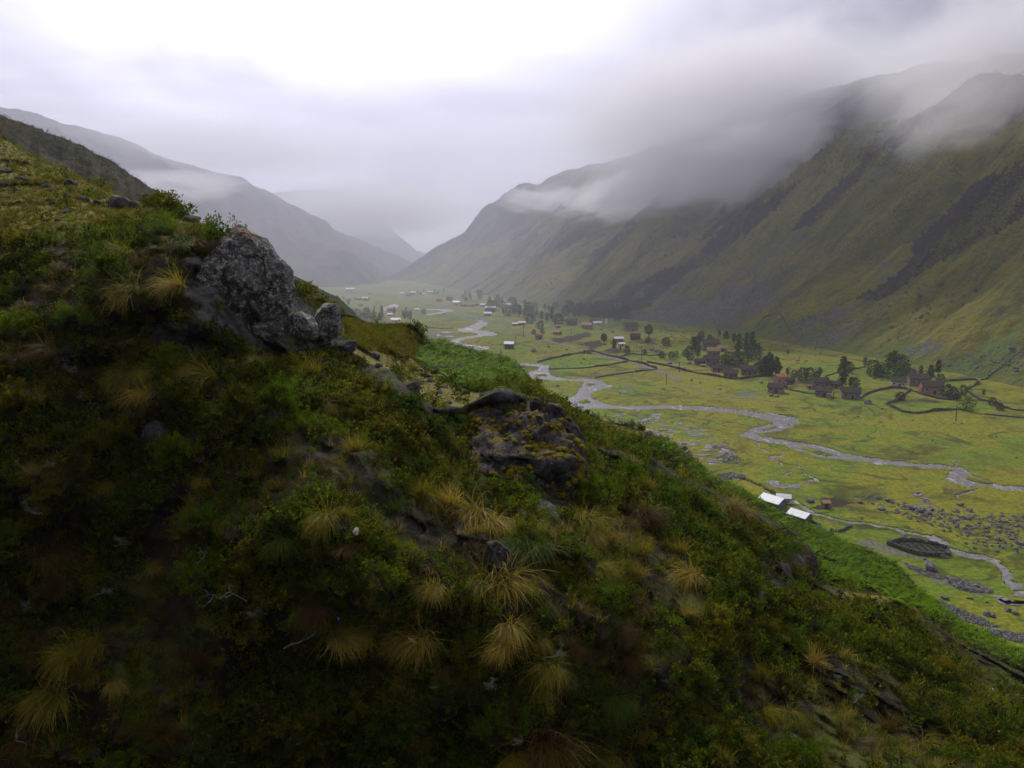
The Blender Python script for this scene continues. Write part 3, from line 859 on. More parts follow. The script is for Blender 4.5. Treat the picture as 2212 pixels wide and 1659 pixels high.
def tps_fit(P):
    X = P[:, :2] / 500.0; v = np.log(P[:, 2]); n = len(X)
    d = np.linalg.norm(X[:, None] - X[None], axis=2)
    K = np.where(d > 0, d * d * np.log(d + 1e-12), 0) + np.eye(n) * 0.004
    A = np.zeros((n + 3, n + 3)); A[:n, :n] = K; A[:n, n] = 1; A[:n, n + 1:] = X; A[n, :n] = 1; A[n + 1:, :n] = X.T
    c = np.linalg.solve(A, np.concatenate([v, np.zeros(3)]))
    return X, c


def tps(fit, px, py):
    X, c = fit
    q = np.stack([np.ravel(px), np.ravel(py)], -1) / 500.0
    r = np.full(len(q), c[len(X)]) + q @ c[len(X) + 1:]
    for i in range(len(X)):
        d2 = ((q - X[i]) ** 2).sum(1)
        r += c[i] * 0.5 * d2 * np.log(d2 + 1e-12)
    return np.exp(r).reshape(np.shape(px))


FN, FF = tps_fit(NEARP), tps_fit(FARP)
sil_y = lambda px: np.interp(px, SIL[:, 0], SIL[:, 1])
crest_y = lambda px: np.interp(px, CREST[:, 0], CREST[:, 1])


def near_depth(px, py):
    px = np.asarray(px, float); py = np.asarray(py, float)
    a, b = tps(FN, px, py), tps(FF, px, py)
    m = sstep(py - crest_y(px), -9, 1)
    d = np.clip(np.exp(np.log(a) * m + np.log(np.clip(b, 15, 110)) * (1 - m)), 12, 110)
    P = unproj(px, py, d)
    n = 0.85 * fbm3(P[..., 0] * 0.20, P[..., 1] * 0.20, P[..., 2] * 0.26, 3, 101) + 0.42 * fbm3(P[..., 0] * 0.75, P[..., 1] * 0.75, P[..., 2] * 0.95, 3, 107)
    led = fbm3(P[..., 0] * 0.16 + 7, P[..., 1] * 0.16, P[..., 2] * 0.55, 3, 113)     # ledges and hollows
    n = n + 0.55 * np.floor(led * 3) / 3
    edge = sstep(py - sil_y(px), 0, 25)
    return d + n * edge * (1 + d / 60.0)


def near_point(px, py):
    return unproj(px, py, near_depth(px, py))


FERNZ = [[(915, 738), (960, 742), (1002, 753), (1058, 768), (1108, 782), (1125, 800), (1120, 830), (1075, 830), (1040, 850), (985, 835), (930, 800), (905, 780), (900, 760)],
         [(1400, 955), (1442, 965), (1475, 985), (1500, 1012), (1600, 1063), (1696, 1117), (1790, 1158), (1850, 1181), (1914, 1213), (1958, 1258), (2022, 1319), (2096, 1361), (2211, 1419), (2500, 1580),
          (2500, 1610), (2212, 1450), (2090, 1395), (2000, 1335), (1920, 1290), (1776, 1266), (1758, 1245), (1745, 1186), (1640, 1108), (1560, 1068), (1470, 1028)]]
TURFZ = [[(-700, -200), (0, 280), (140, 350), (270, 425), (430, 480), (420, 500), (330, 490), (250, 505), (120, 520), (0, 540), (-700, 560)],
         [(640, 625), (735, 650), (735, 690), (770, 780), (850, 800), (905, 865), (1000, 880), (1040, 855), (985, 832), (930, 800), (905, 785), (860, 770), (760, 740), (700, 700)],
         [(1260, 900), (1400, 935), (1470, 970), (1440, 975), (1380, 960), (1290, 935)], [(480, 775), (560, 765), (640, 740), (720, 760), (600, 800), (480, 810)],
         [(1820, 1277), (1920, 1290), (1980, 1312), (2000, 1345), (1930, 1310), (1840, 1300)]]
MOSSZ = [[(735, 677), (800, 698), (890, 700), (915, 735), (905, 780), (860, 770), (760, 745)], [(1120, 790), (1190, 866), (1150, 850), (1115, 830)]]
ROCKZ = [[(1010, 880), (1083, 838), (1180, 885), (1245, 950), (1240, 1100), (1200, 1120), (1120, 1060), (1040, 1040), (1000, 980)],
         [(1640, 1180), (1740, 1200), (1757, 1250), (1760, 1290), (1690, 1300), (1620, 1260)], [(410, 560), (560, 540), (640, 640), (735, 690), (740, 760), (600, 760), (470, 740), (400, 650)], [(1000, 1150), (1090, 1140), (1110, 1240), (1040, 1250)], [(310, 700), (420, 690), (480, 760), (350, 790)]]


def near_zone(px, py):
    z = np.zeros(np.shape(px) + (3,))
    for pl in TURFZ + MOSSZ:
        z[..., 0] = np.maximum(z[..., 0], 0.9 * inpoly(px, py, pl))
    for pl in ROCKZ:
        z[..., 1] = np.maximum(z[..., 1], 0.75 * inpoly(px, py, pl))
    for pl in FERNZ:
        z[..., 2] = np.maximum(z[..., 2], 1.0 * inpoly(px, py, pl))
    return z


cols = np.arange(-700, 2901, 5.5)
NR = 330
vv = np.linspace(0, 1, NR) ** 1.05
PXN = np.repeat(cols[None, :], NR, 0)
ys = sil_y(cols)
PYN = ys[None, :] + (2150 - ys[None, :]) * vv[:, None]
DN = near_depth(PXN, PYN)
DN[0] = np.interp(cols, SIL[:, 0], SIL[:, 2])
PN = unproj(PXN, PYN, DN)
ZN = near_zone(PXN, PYN)
# the far side of the spur falls away behind the crest
back = []
topP = PN[0]
sight = np.maximum((ys - 520) / F, -0.05)
hd = topP[:, :2] - CAM[:2]; hd /= np.linalg.norm(hd, axis=1)[:, None]
for q in (110, 70, 45, 30, 20, 13, 8, 5, 3, 1.5, 0.7):
    B = topP.copy()
    B[:, :2] += hd * q
    B[:, 2] -= q * (sight + 0.18 + 0.35 * min(1, q / 20.0)) + 0.3 * min(q, 3) * fbm2(topP[:, 0] * 0.3 + q, topP[:, 1] * 0.3, 3, 5) * 0.4
    B[:, 2] = np.maximum(B[:, 2], -4)
    back.append(B)
ALLP = np.concatenate([np.stack(back), PN]); ALLZ = np.concatenate([np.repeat(ZN[:1], len(back), 0), ZN])
mb = MB(); mb.add(ALLP, grid_faces(*ALLP.shape[:2]), zone=ALLZ.reshape(-1, 3))
near_obj = mb.obj('near_hillside', M_NEAR, kind='structure')

# unseen flank behind the camera, added and sloped to shade the near hillside
gx = np.linspace(-260, 90, 120); gy = np.linspace(-220, 9, 90)
X, Y = np.meshgrid(gx, gy)
d = -(X * 0.35 + Y * 0.94)
Zb = np.where(d > 0, 68.2 + d * 0.85, 68.2 + d * 0.9) + 1.2 * fbm2(X * 0.08, Y * 0.08, 4, 77)
Zb = np.where((np.abs(X) < 3) & (np.abs(Y) < 3), np.minimum(Zb, 68.3), Zb)
Zb = np.minimum(Zb, 68.3 + np.maximum(d, 0) * 0.85 + 0.0 + 1.5 * sstep(d, 1, 6))
Zb = Zb - 14 * sstep(Y, -1.5, 3.0)
mb = MB(); mb.add(np.stack([X, Y, Zb], -1), grid_faces(*X.shape), zone=np.zeros((X.size, 3)))
mb.obj('shade_hillside_behind', M_NEAR, kind='structure')


# =================================================================== ROCKS
def outline_rock(name, outline, depth, thick, mat, seed, amp=0.25, nth=120, nph=44, freq=0.9, tilt=0.0, cuts=34, **props):
    """a boulder whose outline is known: an uneven solid round its own centre, thick front and back"""
    O = np.array(outline, float)
    c2 = O.mean(0)
    c = unproj(c2[0], c2[1], np.array(depth))
    ang = np.arctan2(-(O[:, 1] - c2[1]), O[:, 0] - c2[0]); rad = np.hypot(*(O - c2).T)
    o = np.argsort(ang); ang, rad = ang[o], rad[o]
    fw = ray(c2[0], c2[1]); fw = fw / np.linalg.norm(fw)
    r_ = np.array([1.0, 0, 0]); r_ = r_ - fw * (r_ @ fw); r_ /= np.linalg.norm(r_); u_ = np.cross(r_, fw)
    dirs, faces = ICO[6 if nth > 200 else 5 if nth > 130 else 4]
    th = np.arctan2(dirs[:, 1], dirs[:, 0]); sp = np.hypot(dirs[:, 0], dirs[:, 1]) ** 0.75
    R = np.interp(th, np.concatenate([ang - 2 * np.pi, ang, ang + 2 * np.pi]), np.tile(rad, 3)) * depth / F
    V = (R * sp * np.cos(th))[:, None] * r_ + (R * sp * np.sin(th))[:, None] * u_ + (dirs[:, 2] * thick)[:, None] * (-fw)
    V = V + ((V @ u_) * tilt)[..., None] * fw            # leans back with the slope
    rg = np.random.default_rng(seed)
    for _ in range(cuts):                            # broken planes
        nn = rg.normal(size=3); nn = nn - fw * abs(nn @ fw) * rg.uniform(0.3, 2.2); nn /= np.linalg.norm(nn)
        ext = (V @ nn).max(); tcut = V @ nn - ext * rg.uniform(0.82, 0.975)
        V = V - np.maximum(tcut, 0)[..., None] * nn * 0.97
    nrm = V / (np.linalg.norm(V, axis=1, keepdims=True) + 1e-6)
    n = fbm3(V[..., 0] * freq, V[..., 1] * freq, V[..., 2] * freq, 6, seed, 0.62)
    q_ = [V[..., k] * freq * 0.9 + 9 * k for k in range(3)]
    ridg = 1 - 2 * np.abs(fbm3(q_[0], q_[1], q_[2] * 0.6, 5, seed + 5, 0.6))
    step = np.floor(n * 2.2 + 0.5) / 2.2                # ledges
    wgt = 0.30 + 0.70 * np.abs(dirs[:, 2])
    V = V + nrm * (amp * (n * 0.30 + 0.40 * ridg + 0.40 * step) * wgt)[..., None]
    mb = MB(); mb.add(V, faces)
    ob = mb.obj(name, mat, **props)
    ob.location = c.tolist()
    return ob


outline_rock('boulder', Z(7, [(1380, 190), (1460, 180), (1500, 150), (1560, 128), (1640, 130), (1680, 170), (1700, 210), (1730, 260), (1770, 320), (1840, 360), (1856, 420), (1850, 480), (1875, 540), (1890, 565),
                              (1882, 640), (1850, 690), (1805, 730), (1800, 830), (1740, 880), (1600, 900), (1520, 900), (1450, 850), (1370, 790), (1270, 720), (1200, 640), (1190, 540), (1225, 430), (1290, 330), (1330, 230)]),
             28.8, 1.5, M_BOULDER, 3, 0.22, 260, 100, 1.3, label='huge grey lichen-covered boulder with an orange patch on its top', category='boulder')
outline_rock('boulder', Z(7, [(1790, 760), (1830, 700), (1900, 672), (1960, 690), (1995, 720), (2010, 790), (2000, 860), (1940, 872), (1850, 850), (1800, 820)]), 31.0, 1.1, M_BOULDER, 13, 0.22,
             label='low cracked grey rock wedged against the right foot of the huge boulder', category='rock')
outline_rock('boulder', Z(7, [(1990, 700), (2030, 650), (2090, 605), (2135, 612), (2152, 660), (2166, 740), (2148, 840), (2110, 880), (2040, 885), (1990, 860)]), 33.0, 1.2, M_BOULDER, 14, 0.2,
             label='blocky grey rock with yellow moss, right of the huge boulder at the drop', category='rock')
outline_rock('rock_outcrop', [(1035, 868), (1060, 840), (1083, 828), (1110, 834), (1139, 852), (1178, 876), (1215, 902), (1248, 940), (1262, 1000), (1252, 1060), (1262, 1120), (1225, 1150), (1165, 1105), (1100, 1075),
                              (1030, 1055), (985, 1010), (975, 950), (1000, 900)], 31.7, 1.2, M_OUTCROP, 21, 0.55, 260, 110, 0.9, tilt=1.25, label='broad rock outcrop with yellow moss ridge in the middle of the slope', category='outcrop')
outline_rock('rock_outcrop', [(1120, 845), (1150, 853), (1185, 872), (1222, 898), (1252, 930), (1272, 968), (1262, 985), (1232, 960), (1195, 925), (1150, 890)], 33.2, 0.8, M_OUTCROP, 23, 0.3, 160, 60, 1.3,
             label='long yellow mossy rock rib sloping right from the broad outcrop', category='rock')
outline_rock('rock_outcrop', Z(7, [(910, 990), (940, 900), (1000, 830), (1080, 820), (1150, 850), (1220, 880), (1180, 950), (1120, 1000), (1000, 1010)]), 26.8, 0.8, M_OUTCROP, 31, 0.22,
             label='dark slab of rock in the shrubs below left of the huge boulder', category='outcrop')
outline_rock('rock_outcrop', Z(8, [(1140, 820), (1200, 810), (1260, 880), (1320, 1000), (1330, 1080), (1270, 1090), (1180, 1060), (1140, 950)]), 23.0, 0.55, M_OUTCROP, 32, 0.18,
             label='narrow dark rock between the two largest drooping grass tussocks', category='outcrop')
outline_rock('rock_outcrop', Z(8, [(660, 820), (720, 780), (760, 830), (770, 900), (730, 950), (700, 900)]), 23.3, 0.4, M_ROCK, 33, 0.12, label='small grey rock left of the largest drooping grass tussock', category='rock')
outline_rock('rock_outcrop', Z(7, [(920, 1420), (1000, 1350), (1060, 1400), (1050, 1500), (980, 1530), (910, 1500)]), 24.0, 0.5, M_ROCK, 34, 0.15, label='grey rock with pale lichen in dark shrubs under the brown tussock', category='rock')
outline_rock('rock_outcrop', Z(11, [(480, 900), (520, 850), (600, 870), (680, 890), (670, 960), (600, 1000), (520, 970)]), 30.0, 0.6, M_ROCK, 35, 0.2, label='cluster of dark grey rock amid shrubs on the lower right slope', category='rock')
outline_rock('rock_outcrop', Z(11, [(840, 250), (900, 200), (1010, 190), (1070, 240), (1085, 320), (1080, 390), (980, 400), (860, 380)]), 42.5, 1.3, M_OUTCROP, 36, 0.4,
             label='dark earth cliff overhung with moss beside the green fern band', category='outcrop')
outline_rock('rock_outcrop', Z(2, [(650, 1040), (690, 1030), (720, 1100), (730, 1170), (700, 1200), (640, 1160), (600, 1180), (540, 1200), (520, 1160), (600, 1110)]), 33.5, 0.8, M_ROCK, 37, 0.2,
             label='grey rock rib at the lower edge of the small grass terrace', category='rock')

ROCKSPOTS = []   # (px, py, size px, label)
for x, y, sz in Z(1, [(30, 575, 90), (70, 540, 70), (130, 620, 60), (165, 630, 45), (35, 665, 95), (20, 750, 70), (290, 670, 70), (345, 695, 65), (450, 660, 80), (425, 725, 60), (525, 755, 75), (620, 775, 75),
                      (425, 830, 55), (375, 880, 50), (655, 835, 45), (770, 795, 150), (860, 795, 80), (950, 755, 110), (1010, 750, 90), (1085, 785, 100), (1215, 875, 95), (985, 930, 60), (665, 995, 110), (260, 940, 40),
                      (1080, 1410, 40), (1030, 1350, 90), (960, 1640, 80), (1160, 1630, 80), (180, 985, 35)]):
    ROCKSPOTS.append((x, y, sz / ZS(1)))
for x, y, sz in Z(2, [(140, 790, 150), (360, 860, 90), (390, 930, 50), (600, 870, 60), (790, 1055, 80), (900, 1095, 55), (870, 1140, 60), (1010, 1120, 60), (1060, 1145, 70), (650, 965, 40), (270, 815, 50),
                      (930, 1215, 60), (160, 800, 90), (985, 1085, 40), (720, 965, 35), (760, 1000, 40), (560, 820, 40), (250, 600, 60)]):
    ROCKSPOTS.append((x, y, sz / ZS(2)))
for x, y, sz in Z(3, [(560, 1050, 60), (600, 1070, 60), (650, 1080, 65), (700, 1090, 55), (540, 1045, 45), (620, 1045, 50), (680, 1070, 50), (960, 1145, 45), (940, 1180, 40), (1000, 1185, 30), (1130, 1230, 70), (1080, 1180, 50),
                      (1300, 1275, 30), (1430, 1345, 65), (1490, 1460, 35), (1350, 1380, 40), (860, 1170, 30), (760, 1160, 30)]):
    ROCKSPOTS.append((x, y, sz / ZS(3)))
for x, y, sz in Z(7, [(30, 1220, 70), (140, 1180, 60), (1030, 1100, 60), (1155, 1100, 55), (1010, 1200, 80), (1020, 1275, 40), (1110, 1260, 35), (1220, 1500, 70), (1410, 1600, 50), (1720, 1350, 140), (2040, 1030, 170), (2110, 1150, 60), (1270, 1620, 45)]):
    ROCKSPOTS.append((x, y, sz / ZS(7)))
for x, y, sz in Z(9, [(600, 1570, 70), (700, 1555, 90), (730, 1610, 80), (1035, 1260, 50), (1300, 1130, 60), (1000, 1160, 70), (2020, 1310, 70), (400, 1600, 40), (2030, 1480, 35), (2060, 1620, 40)]):
    ROCKSPOTS.append((x, y, sz / ZS(9)))
for x, y, sz in Z(11, [(300, 920, 50), (1290, 660, 40), (1070, 650, 60), (1160, 740, 40), (1205, 930, 40), (640, 1075, 30), (570, 1110, 60), (800, 1190, 30), (2200, 800, 60), (2150, 860, 40), (1410, 1180, 30)]):
    ROCKSPOTS.append((x, y, sz / ZS(11)))
ROCK_ME = []
for k in range(7):
    V, Fc = rock_shape(200 + k, 3, 0.5)
    mb_ = MB(); mb_.add(V, Fc); ROCK_ME.append(mb_.mesh('rock', M_ROCK))
NEAR_ITEMS = []      # things on the near hillside: (object, phrase, px, py, group)
for k, (px, py, sz) in enumerate(ROCKSPOTS):
    P = near_point(px, py); D = near_depth(px, py)
    o = link('rock', ROCK_ME[k % 7])
    r = 0.5 * sz * float(D) / F * 1.15
    o.location = (P + np.array([0, 0, 0.05 * r])).tolist()
    o.scale = (r * random.uniform(0.9, 1.15), r * random.uniform(0.75, 1.1), r * random.uniform(0.6, 0.85))
    o.rotation_euler = (random.uniform(-0.4, 0.4), random.uniform(-0.4, 0.4), random.uniform(0, 6.28))
    o['category'] = 'rock'
    NEAR_ITEMS.append((o, ('large grey rock' if sz > 26 else 'grey rock' if sz > 15 else 'small grey stone'), px, py, 'rocks lying on the near hillside'))

# =================================================================== PLANTS OF THE NEAR HILLSIDE
M_LEAF = leaf_mat('shrub_leaves', (0.018, 0.028, 0.002), (0.26, 0.29, 0.014), (0.11, 0.17, 0.006), transl=0.5)
M_LEAF2 = leaf_mat('olive_shrub_leaves', (0.022, 0.024, 0.002), (0.28, 0.27, 0.016), (0.15, 0.14, 0.010), transl=0.5)
M_LEAF3 = leaf_mat('fresh_shrub_leaves', (0.018, 0.038, 0.002), (0.18, 0.28, 0.010), (0.10, 0.17, 0.006), transl=0.5)
M_FERN = leaf_mat('fern_fronds', (0.045, 0.13, 0.002), (0.28, 0.46, 0.008), (0.14, 0.26, 0.004), transl=0.5)
M_FERND = leaf_mat('dark_fern_fronds', (0.020, 0.030, 0.010), (0.05, 0.065, 0.015), (0.045, 0.028, 0.015), transl=0.2)
M_STEM = plain_mat('brown_stems', (0.030, 0.022, 0.015), (0.075, 0.060, 0.045), 4)
M_TWIG = plain_mat('bleached_twig', (0.16, 0.155, 0.14), (0.40, 0.39, 0.36), 9)
M_LICHEN = leaf_mat('beard_lichen', (0.10, 0.11, 0.07), (0.34, 0.36, 0.25), None, transl=0.2)
M_GRASS = {'s': leaf_mat('straw_grass', (0.20, 0.16, 0.018), (0.60, 0.45, 0.09), None, 0.5, 0.4),
           'y': leaf_mat('olive_grass', (0.11, 0.11, 0.008), (0.42, 0.36, 0.032), None, 0.5, 0.4),
           'b': leaf_mat('rusty_grass', (0.055, 0.038, 0.009), (0.21, 0.145, 0.030), None, 0.5, 0.4),
           'g': leaf_mat('green_grass', (0.040, 0.075, 0.006), (0.14, 0.22, 0.018), None, 0.5, 0.4)}
M_SHORT = leaf_mat('short_turf_grass', (0.060, 0.060, 0.005), (0.24, 0.21, 0.020), (0.12, 0.125, 0.008), 0.6, 0.4)
M_MOSS = leaf_mat('yellow_moss', (0.085, 0.075, 0.004), (0.30, 0.24, 0.010), None, 0.8, 0.2)


def blades(n, L, spread, droop, width, r, seg=5, lean=(0.0, -0.25), base_r=0.08, tip=0.0):
    """n arching blades -> verts, quads, tint"""
    az = r.uniform(0, 2 * np.pi, n); el = r.beta(1.4, 1.6, n) * spread
    d = np.stack([np.cos(az) * np.sin(el) + lean[0], np.sin(az) * np.sin(el) + lean[1], np.cos(el)], -1)
    d /= np.linalg.norm(d, axis=1)[:, None]
    Ln = L * r.uniform(0.35, 1.1, n)
    p = np.stack([np.cos(az) * base_r * np.sqrt(r.uniform(0, 1, n)), np.sin(az) * base_r * np.sqrt(r.uniform(0, 1, n)), np.zeros(n) - 0.04], -1)
    g = droop * r.uniform(0.6, 1.3, n)
    side = np.cross(d, np.array([0, 0, 1.0]) + r.normal(0, 0.4, (n, 3))); side /= np.linalg.norm(side, axis=1)[:, None] + 1e-9
    curl = r.normal(0, 0.16, n)[:, None]
    V = []
    cur, dd = p, d
    for k in range(seg + 1):
        w_ = width * (1 - 0.85 * (k / seg) ** 1.3)
        V.append(np.stack([cur - side * w_, cur + side * w_], 1))
        dd = dd + np.stack([0.12 * lean[0] * np.ones(n), 0.12 * lean[1] * np.ones(n), -g * (0.10 + 0.16 * k / seg)], -1) * 2
        dd = dd + side * curl * r.uniform(0.5, 1.5, (n, 1))
        dd = dd / np.linalg.norm(dd, axis=1)[:, None]
        cur = cur + dd * (Ln / seg)[:, None]
    V = np.stack(V, 1)                                    # n, seg+1, 2, 3
    base = (np.arange(n) * (seg + 1) * 2)[:, None] + (np.arange(seg) * 2)[None, :]
    base = base.ravel()
    Fc = np.stack([base, base + 1, base + 3, base + 2], 1)
    tone = np.clip(r.beta(1.1, 2.0, n), 0, 1)             # blades dry out towards the tip
    tint = np.repeat(np.clip(tone[:, None] * (0.45 + 0.9 * np.arange(seg + 1) / seg), 0, 1).ravel(), 2)
    return V.reshape(-1, 3), Fc, tint


def leaves(C, size, r, aspect=0.5, updir=0.3, tone=None):
    n = len(C)
    a = r.normal(size=(n, 3)); a[:, 2] += updir; a /= np.linalg.norm(a, axis=1)[:, None]
    b = np.cross(a, r.normal(size=(n, 3))); b /= np.linalg.norm(b, axis=1)[:, None] + 1e-9
    s = size * r.uniform(0.6, 1.3, n)[:, None]
    V = np.stack([C, C + a * s * 0.5 + b * s * aspect * 0.5, C + a * s, C + a * s * 0.5 - b * s * aspect * 0.5], 1)
    i = np.arange(n) * 4
    return V.reshape(-1, 3), np.stack([i, i + 1, i + 2, i + 3], 1), np.repeat(np.clip(r.beta(1.2, 2.0, n) if tone is None else tone * r.uniform(0.55, 1.25, n), 0, 1), 4)


def shrub_mesh(seed, R=0.6, H=0.7, ncl=26, nl=46, leaf=0.05, mat=None, upright=0.5):
    r = np.random.default_rng(seed)
    fo, stt = MB(), MB()
    for k in range(ncl):
        az = r.uniform(0, 2 * np.pi); rr = R * math.sqrt(r.uniform(0.02, 1)); hh = H * (0.35 + 0.75 * r.uniform()) * (1 - 0.45 * (rr / R) ** 2)
        tip = np.array([math.cos(az) * rr, math.sin(az) * rr, hh])
        mid = tip * np.array([0.45, 0.45, 0.55]) + r.normal(0, 0.03, 3)
        P = np.stack([np.array([0, 0, -0.15]), mid * 0.5, mid, tip])
        V, Fc = tube(P, [0.016, 0.012, 0.008, 0.003], 4); stt.add(V, Fc)
        # several leafy sprigs per branch
        for q in range(3):
            e = tip + r.normal(0, 1, 3) * np.array([0.14, 0.14, 0.10]) * (R / 0.6) + np.array([0, 0, 0.08 * upright])
            s0 = mid + (tip - mid) * r.uniform(0.3, 1.0)
            tpar = r.uniform(0.1, 1.05, nl // 3)[:, None]
            C = s0 + (e - s0) * tpar + r.normal(0, 0.035, (nl // 3, 3))
            V, Fc, ti = leaves(C, leaf, r, 0.5, 0.5, r.beta(1.0, 1.8)); fo.add(V, Fc, tint=ti)
    return fo.mesh('foliage', mat), stt.mesh('stems', M_STEM)


SHRUBS = [shrub_mesh(300 + k, random.uniform(0.55, 0.75), random.uniform(0.6, 0.85), 30, 66, 0.085, [M_LEAF, M_LEAF2, M_LEAF3, M_LEAF2][k % 4], 0.5) for k in range(8)]
TUSS = {}
for c in 'sybg':
    for k in range(5):
        r = np.random.default_rng(500 + k + ord(c) * 7)
        cm = M_GRASS[c]; dm = M_GRASS['s' if c in 'sy' else 'b']
        lean = (r.uniform(-0.45, 0.45), -r.uniform(0.45, 0.95)); dens = r.uniform(0.6, 1.2)
        big, dry, up, dry2 = MB(), MB(), MB(), MB()
        for q in range(2):                                # two or three crowns grown together
            V, Fc, ti = blades(int(150 * dens), 1.2 * r.uniform(0.8, 1.1), r.uniform(0.8, 1.15), r.uniform(0.6, 1.0), 0.0095, r, 7, lean, 0.14)
            big.add(V + np.array([r.uniform(-0.16, 0.16), r.uniform(-0.1, 0.1), 0]), Fc, tint=ti)
            V, Fc, ti = blades(int(120 * dens), 0.74 * r.uniform(0.8, 1.15), r.uniform(0.8, 1.1), r.uniform(0.22, 0.5), 0.0085, r, 5, (lean[0] * 0.5, -0.15), 0.12)
            up.add(V + np.array([r.uniform(-0.16, 0.16), r.uniform(-0.1, 0.1), 0]), Fc, tint=ti)
        V, Fc, ti = blades(26, 0.95, 0.6, 0.25, 0.008, r, 6, (lean[0] * 0.4, -0.2), 0.12); big.add(V, Fc, tint=ti)
        V, Fc, ti = blades(int(110 * dens), 1.1, 1.2, 1.3, 0.0095, r, 7, (lean[0], -0.95), 0.16); dry.add(V, Fc, tint=ti)
        V, Fc, ti = blades(50, 0.6, 1.4, 0.9, 0.0085, r, 5, (0, -0.35), 0.13); dry2.add(V, Fc, tint=ti)
        TUSS[(c, k, 'd')] = (big.mesh('blades', cm), dry.mesh('dry_blades', dm))
        TUSS[(c, k, 'u')] = (up.mesh('blades', cm), dry2.mesh('dry_blades', dm))


def thing(name, loc, label=None, cat=None, group=None, rotz=0.0, scale=None):
    o = bpy.data.objects.new(name, None)
    o.empty_display_size = 0.2
    COL.objects.link(o)
    o.location = [float(v) for v in loc]; o.rotation_euler = (0, 0, rotz)
    if scale is not None:
        o.scale = (scale,) * 3 if np.isscalar(scale) else scale
    if label: o['label'] = label
    if cat: o['category'] = cat
    if group: o['group'] = group
    return o


TUSSOCKS = []
for reg, lst in {
    8: [(900, 430, 140, 'y', 'u'), (720, 580, 190, 'y', 'u'), (800, 590, 180, 'y', 'd'), (880, 660, 120, 'y', 'u'), (1080, 700, 330, 's', 'd'), (1180, 740, 200, 's', 'd'), (1070, 930, 190, 'b', 'd'), (1110, 1130, 230, 'y', 'd'), (1270, 1150, 290, 's', 'd'),
        (820, 1150, 190, 's', 'd'), (1290, 1400, 210, 's', 'd'), (1260, 1520, 170, 's', 'd'), (1470, 1480, 100, 's', 'd'), (215, 1470, 180, 's', 'd'), (390, 1450, 150, 'y', 'd'), (590, 1470, 140, 'y', 'd'), (740, 1480, 220, 's', 'd'),
        (150, 710, 210, 'y', 'd'), (240, 910, 110, 'b', 'd'), (575, 890, 80, 'y', 'u'), (1500, 100, 130, 'g', 'u'), (1760, 740, 230, 'y', 'd'), (1800, 830, 140, 's', 'd'), (2010, 670, 140, 'b', 'u'), (2120, 690, 150, 'b', 'd'), (2150, 530, 170, 'y', 'u'),
        (1850, 1030, 150, 'y', 'd'), (2090, 1070, 150, 's', 'u'), (2140, 920, 140, 'y', 'u'), (1500, 1260, 120, 'g', 'd'), (60, 1270, 170, 'b', 'd'), (1990, 830, 90, 's', 'd'), (1400, 930, 260, 'g', 'd'), (1300, 840, 150, 'g', 'd')],
    9: [(320, 1030, 220, 'b', 'u'), (390, 1220, 240, 'y', 'd'), (540, 1120, 190, 'y', 'u'), (740, 1130, 130, 's', 'd'), (1190, 980, 230, 'b', 'u'), (1420, 1000, 130, 'y', 'u'), (310, 620, 150, 'b', 'u'), (370, 330, 220, 'b', 'd'), (2040, 690, 160, 'b', 'd'),
        (500, 980, 210, 'y', 'd'), (1080, 1450, 230, 'b', 'u'), (800, 1480, 120, 'b', 'u'), (870, 1400, 90, 'y', 'u'), (1650, 1430, 130, 'g', 'u'), (40, 620, 150, 'b', 'd'), (260, 1360, 140, 'b', 'u'), (240, 1480, 170, 'b', 'd'), (1700, 1480, 120, 'y', 'u')],
    10: [(490, 1040, 200, 'b', 'u'), (590, 1140, 120, 's', 'u'), (830, 1030, 120, 'b', 'd'), (1000, 1110, 150, 'b', 'u'), (1560, 1510, 320, 'b', 'd'), (1940, 1600, 170, 'y', 'd'), (2060, 940, 160, 'b', 'u'), (1330, 1360, 130, 'b', 'u'), (1960, 800, 130, 'b', 'd'), (1310, 1600, 170, 'y', 'd')],
    11: [(50, 40, 130, 'b', 'u'), (140, 80, 150, 'b', 'd'), (130, 280, 160, 'y', 'u'), (110, 390, 130, 's', 'u'), (410, 390, 150, 's', 'd'), (1080, 860, 160, 's', 'u'), (1220, 830, 110, 's', 'u'), (740, 1030, 130, 'b', 'u'), (790, 940, 150, 'y', 'u'),
         (800, 1120, 130, 'y', 'd'), (1640, 1300, 160, 's', 'd'), (1720, 1250, 150, 's', 'u'), (1220, 1240, 130, 'b', 'u'), (580, 1370, 150, 'y', 'u'), (90, 820, 130, 'b', 'd'), (940, 1120, 130, 'y', 'd'), (620, 40, 150, 's', 'd'), (340, 260, 130, 'y', 'u')],
    7: [(830, 1140, 190, 'y', 'd'), (950, 1250, 150, 's', 'd'), (910, 1340, 180, 'b', 'u'), (850, 620, 190, 'y', 'd'), (940, 450, 170, 'b', 'u'), (820, 370, 190, 'y', 'd'), (1300, 290, 130, 'b', 'd'), (1980, 1110, 180, 'y', 'u'), (1600, 1200, 90, 's', 'd'),
        (1250, 1230, 120, 's', 'd'), (1350, 1150, 220, 'y', 'd'), (440, 430, 90, 'b', 'd'), (1090, 250, 220, 'g', 'u'), (160, 1000, 130, 'b', 'd'), (1160, 300, 160, 'g', 'd'), (340, 290, 140, 'g', 'u'), (1250, 200, 130, 'g', 'u')],
}.items():
    for x, y, sz, c, s_ in lst:
        q = Z(reg, [(x, y)])[0]
        TUSSOCKS.append((q[0], q[1], sz / ZS(reg), c, s_))
rt = np.random.default_rng(88)
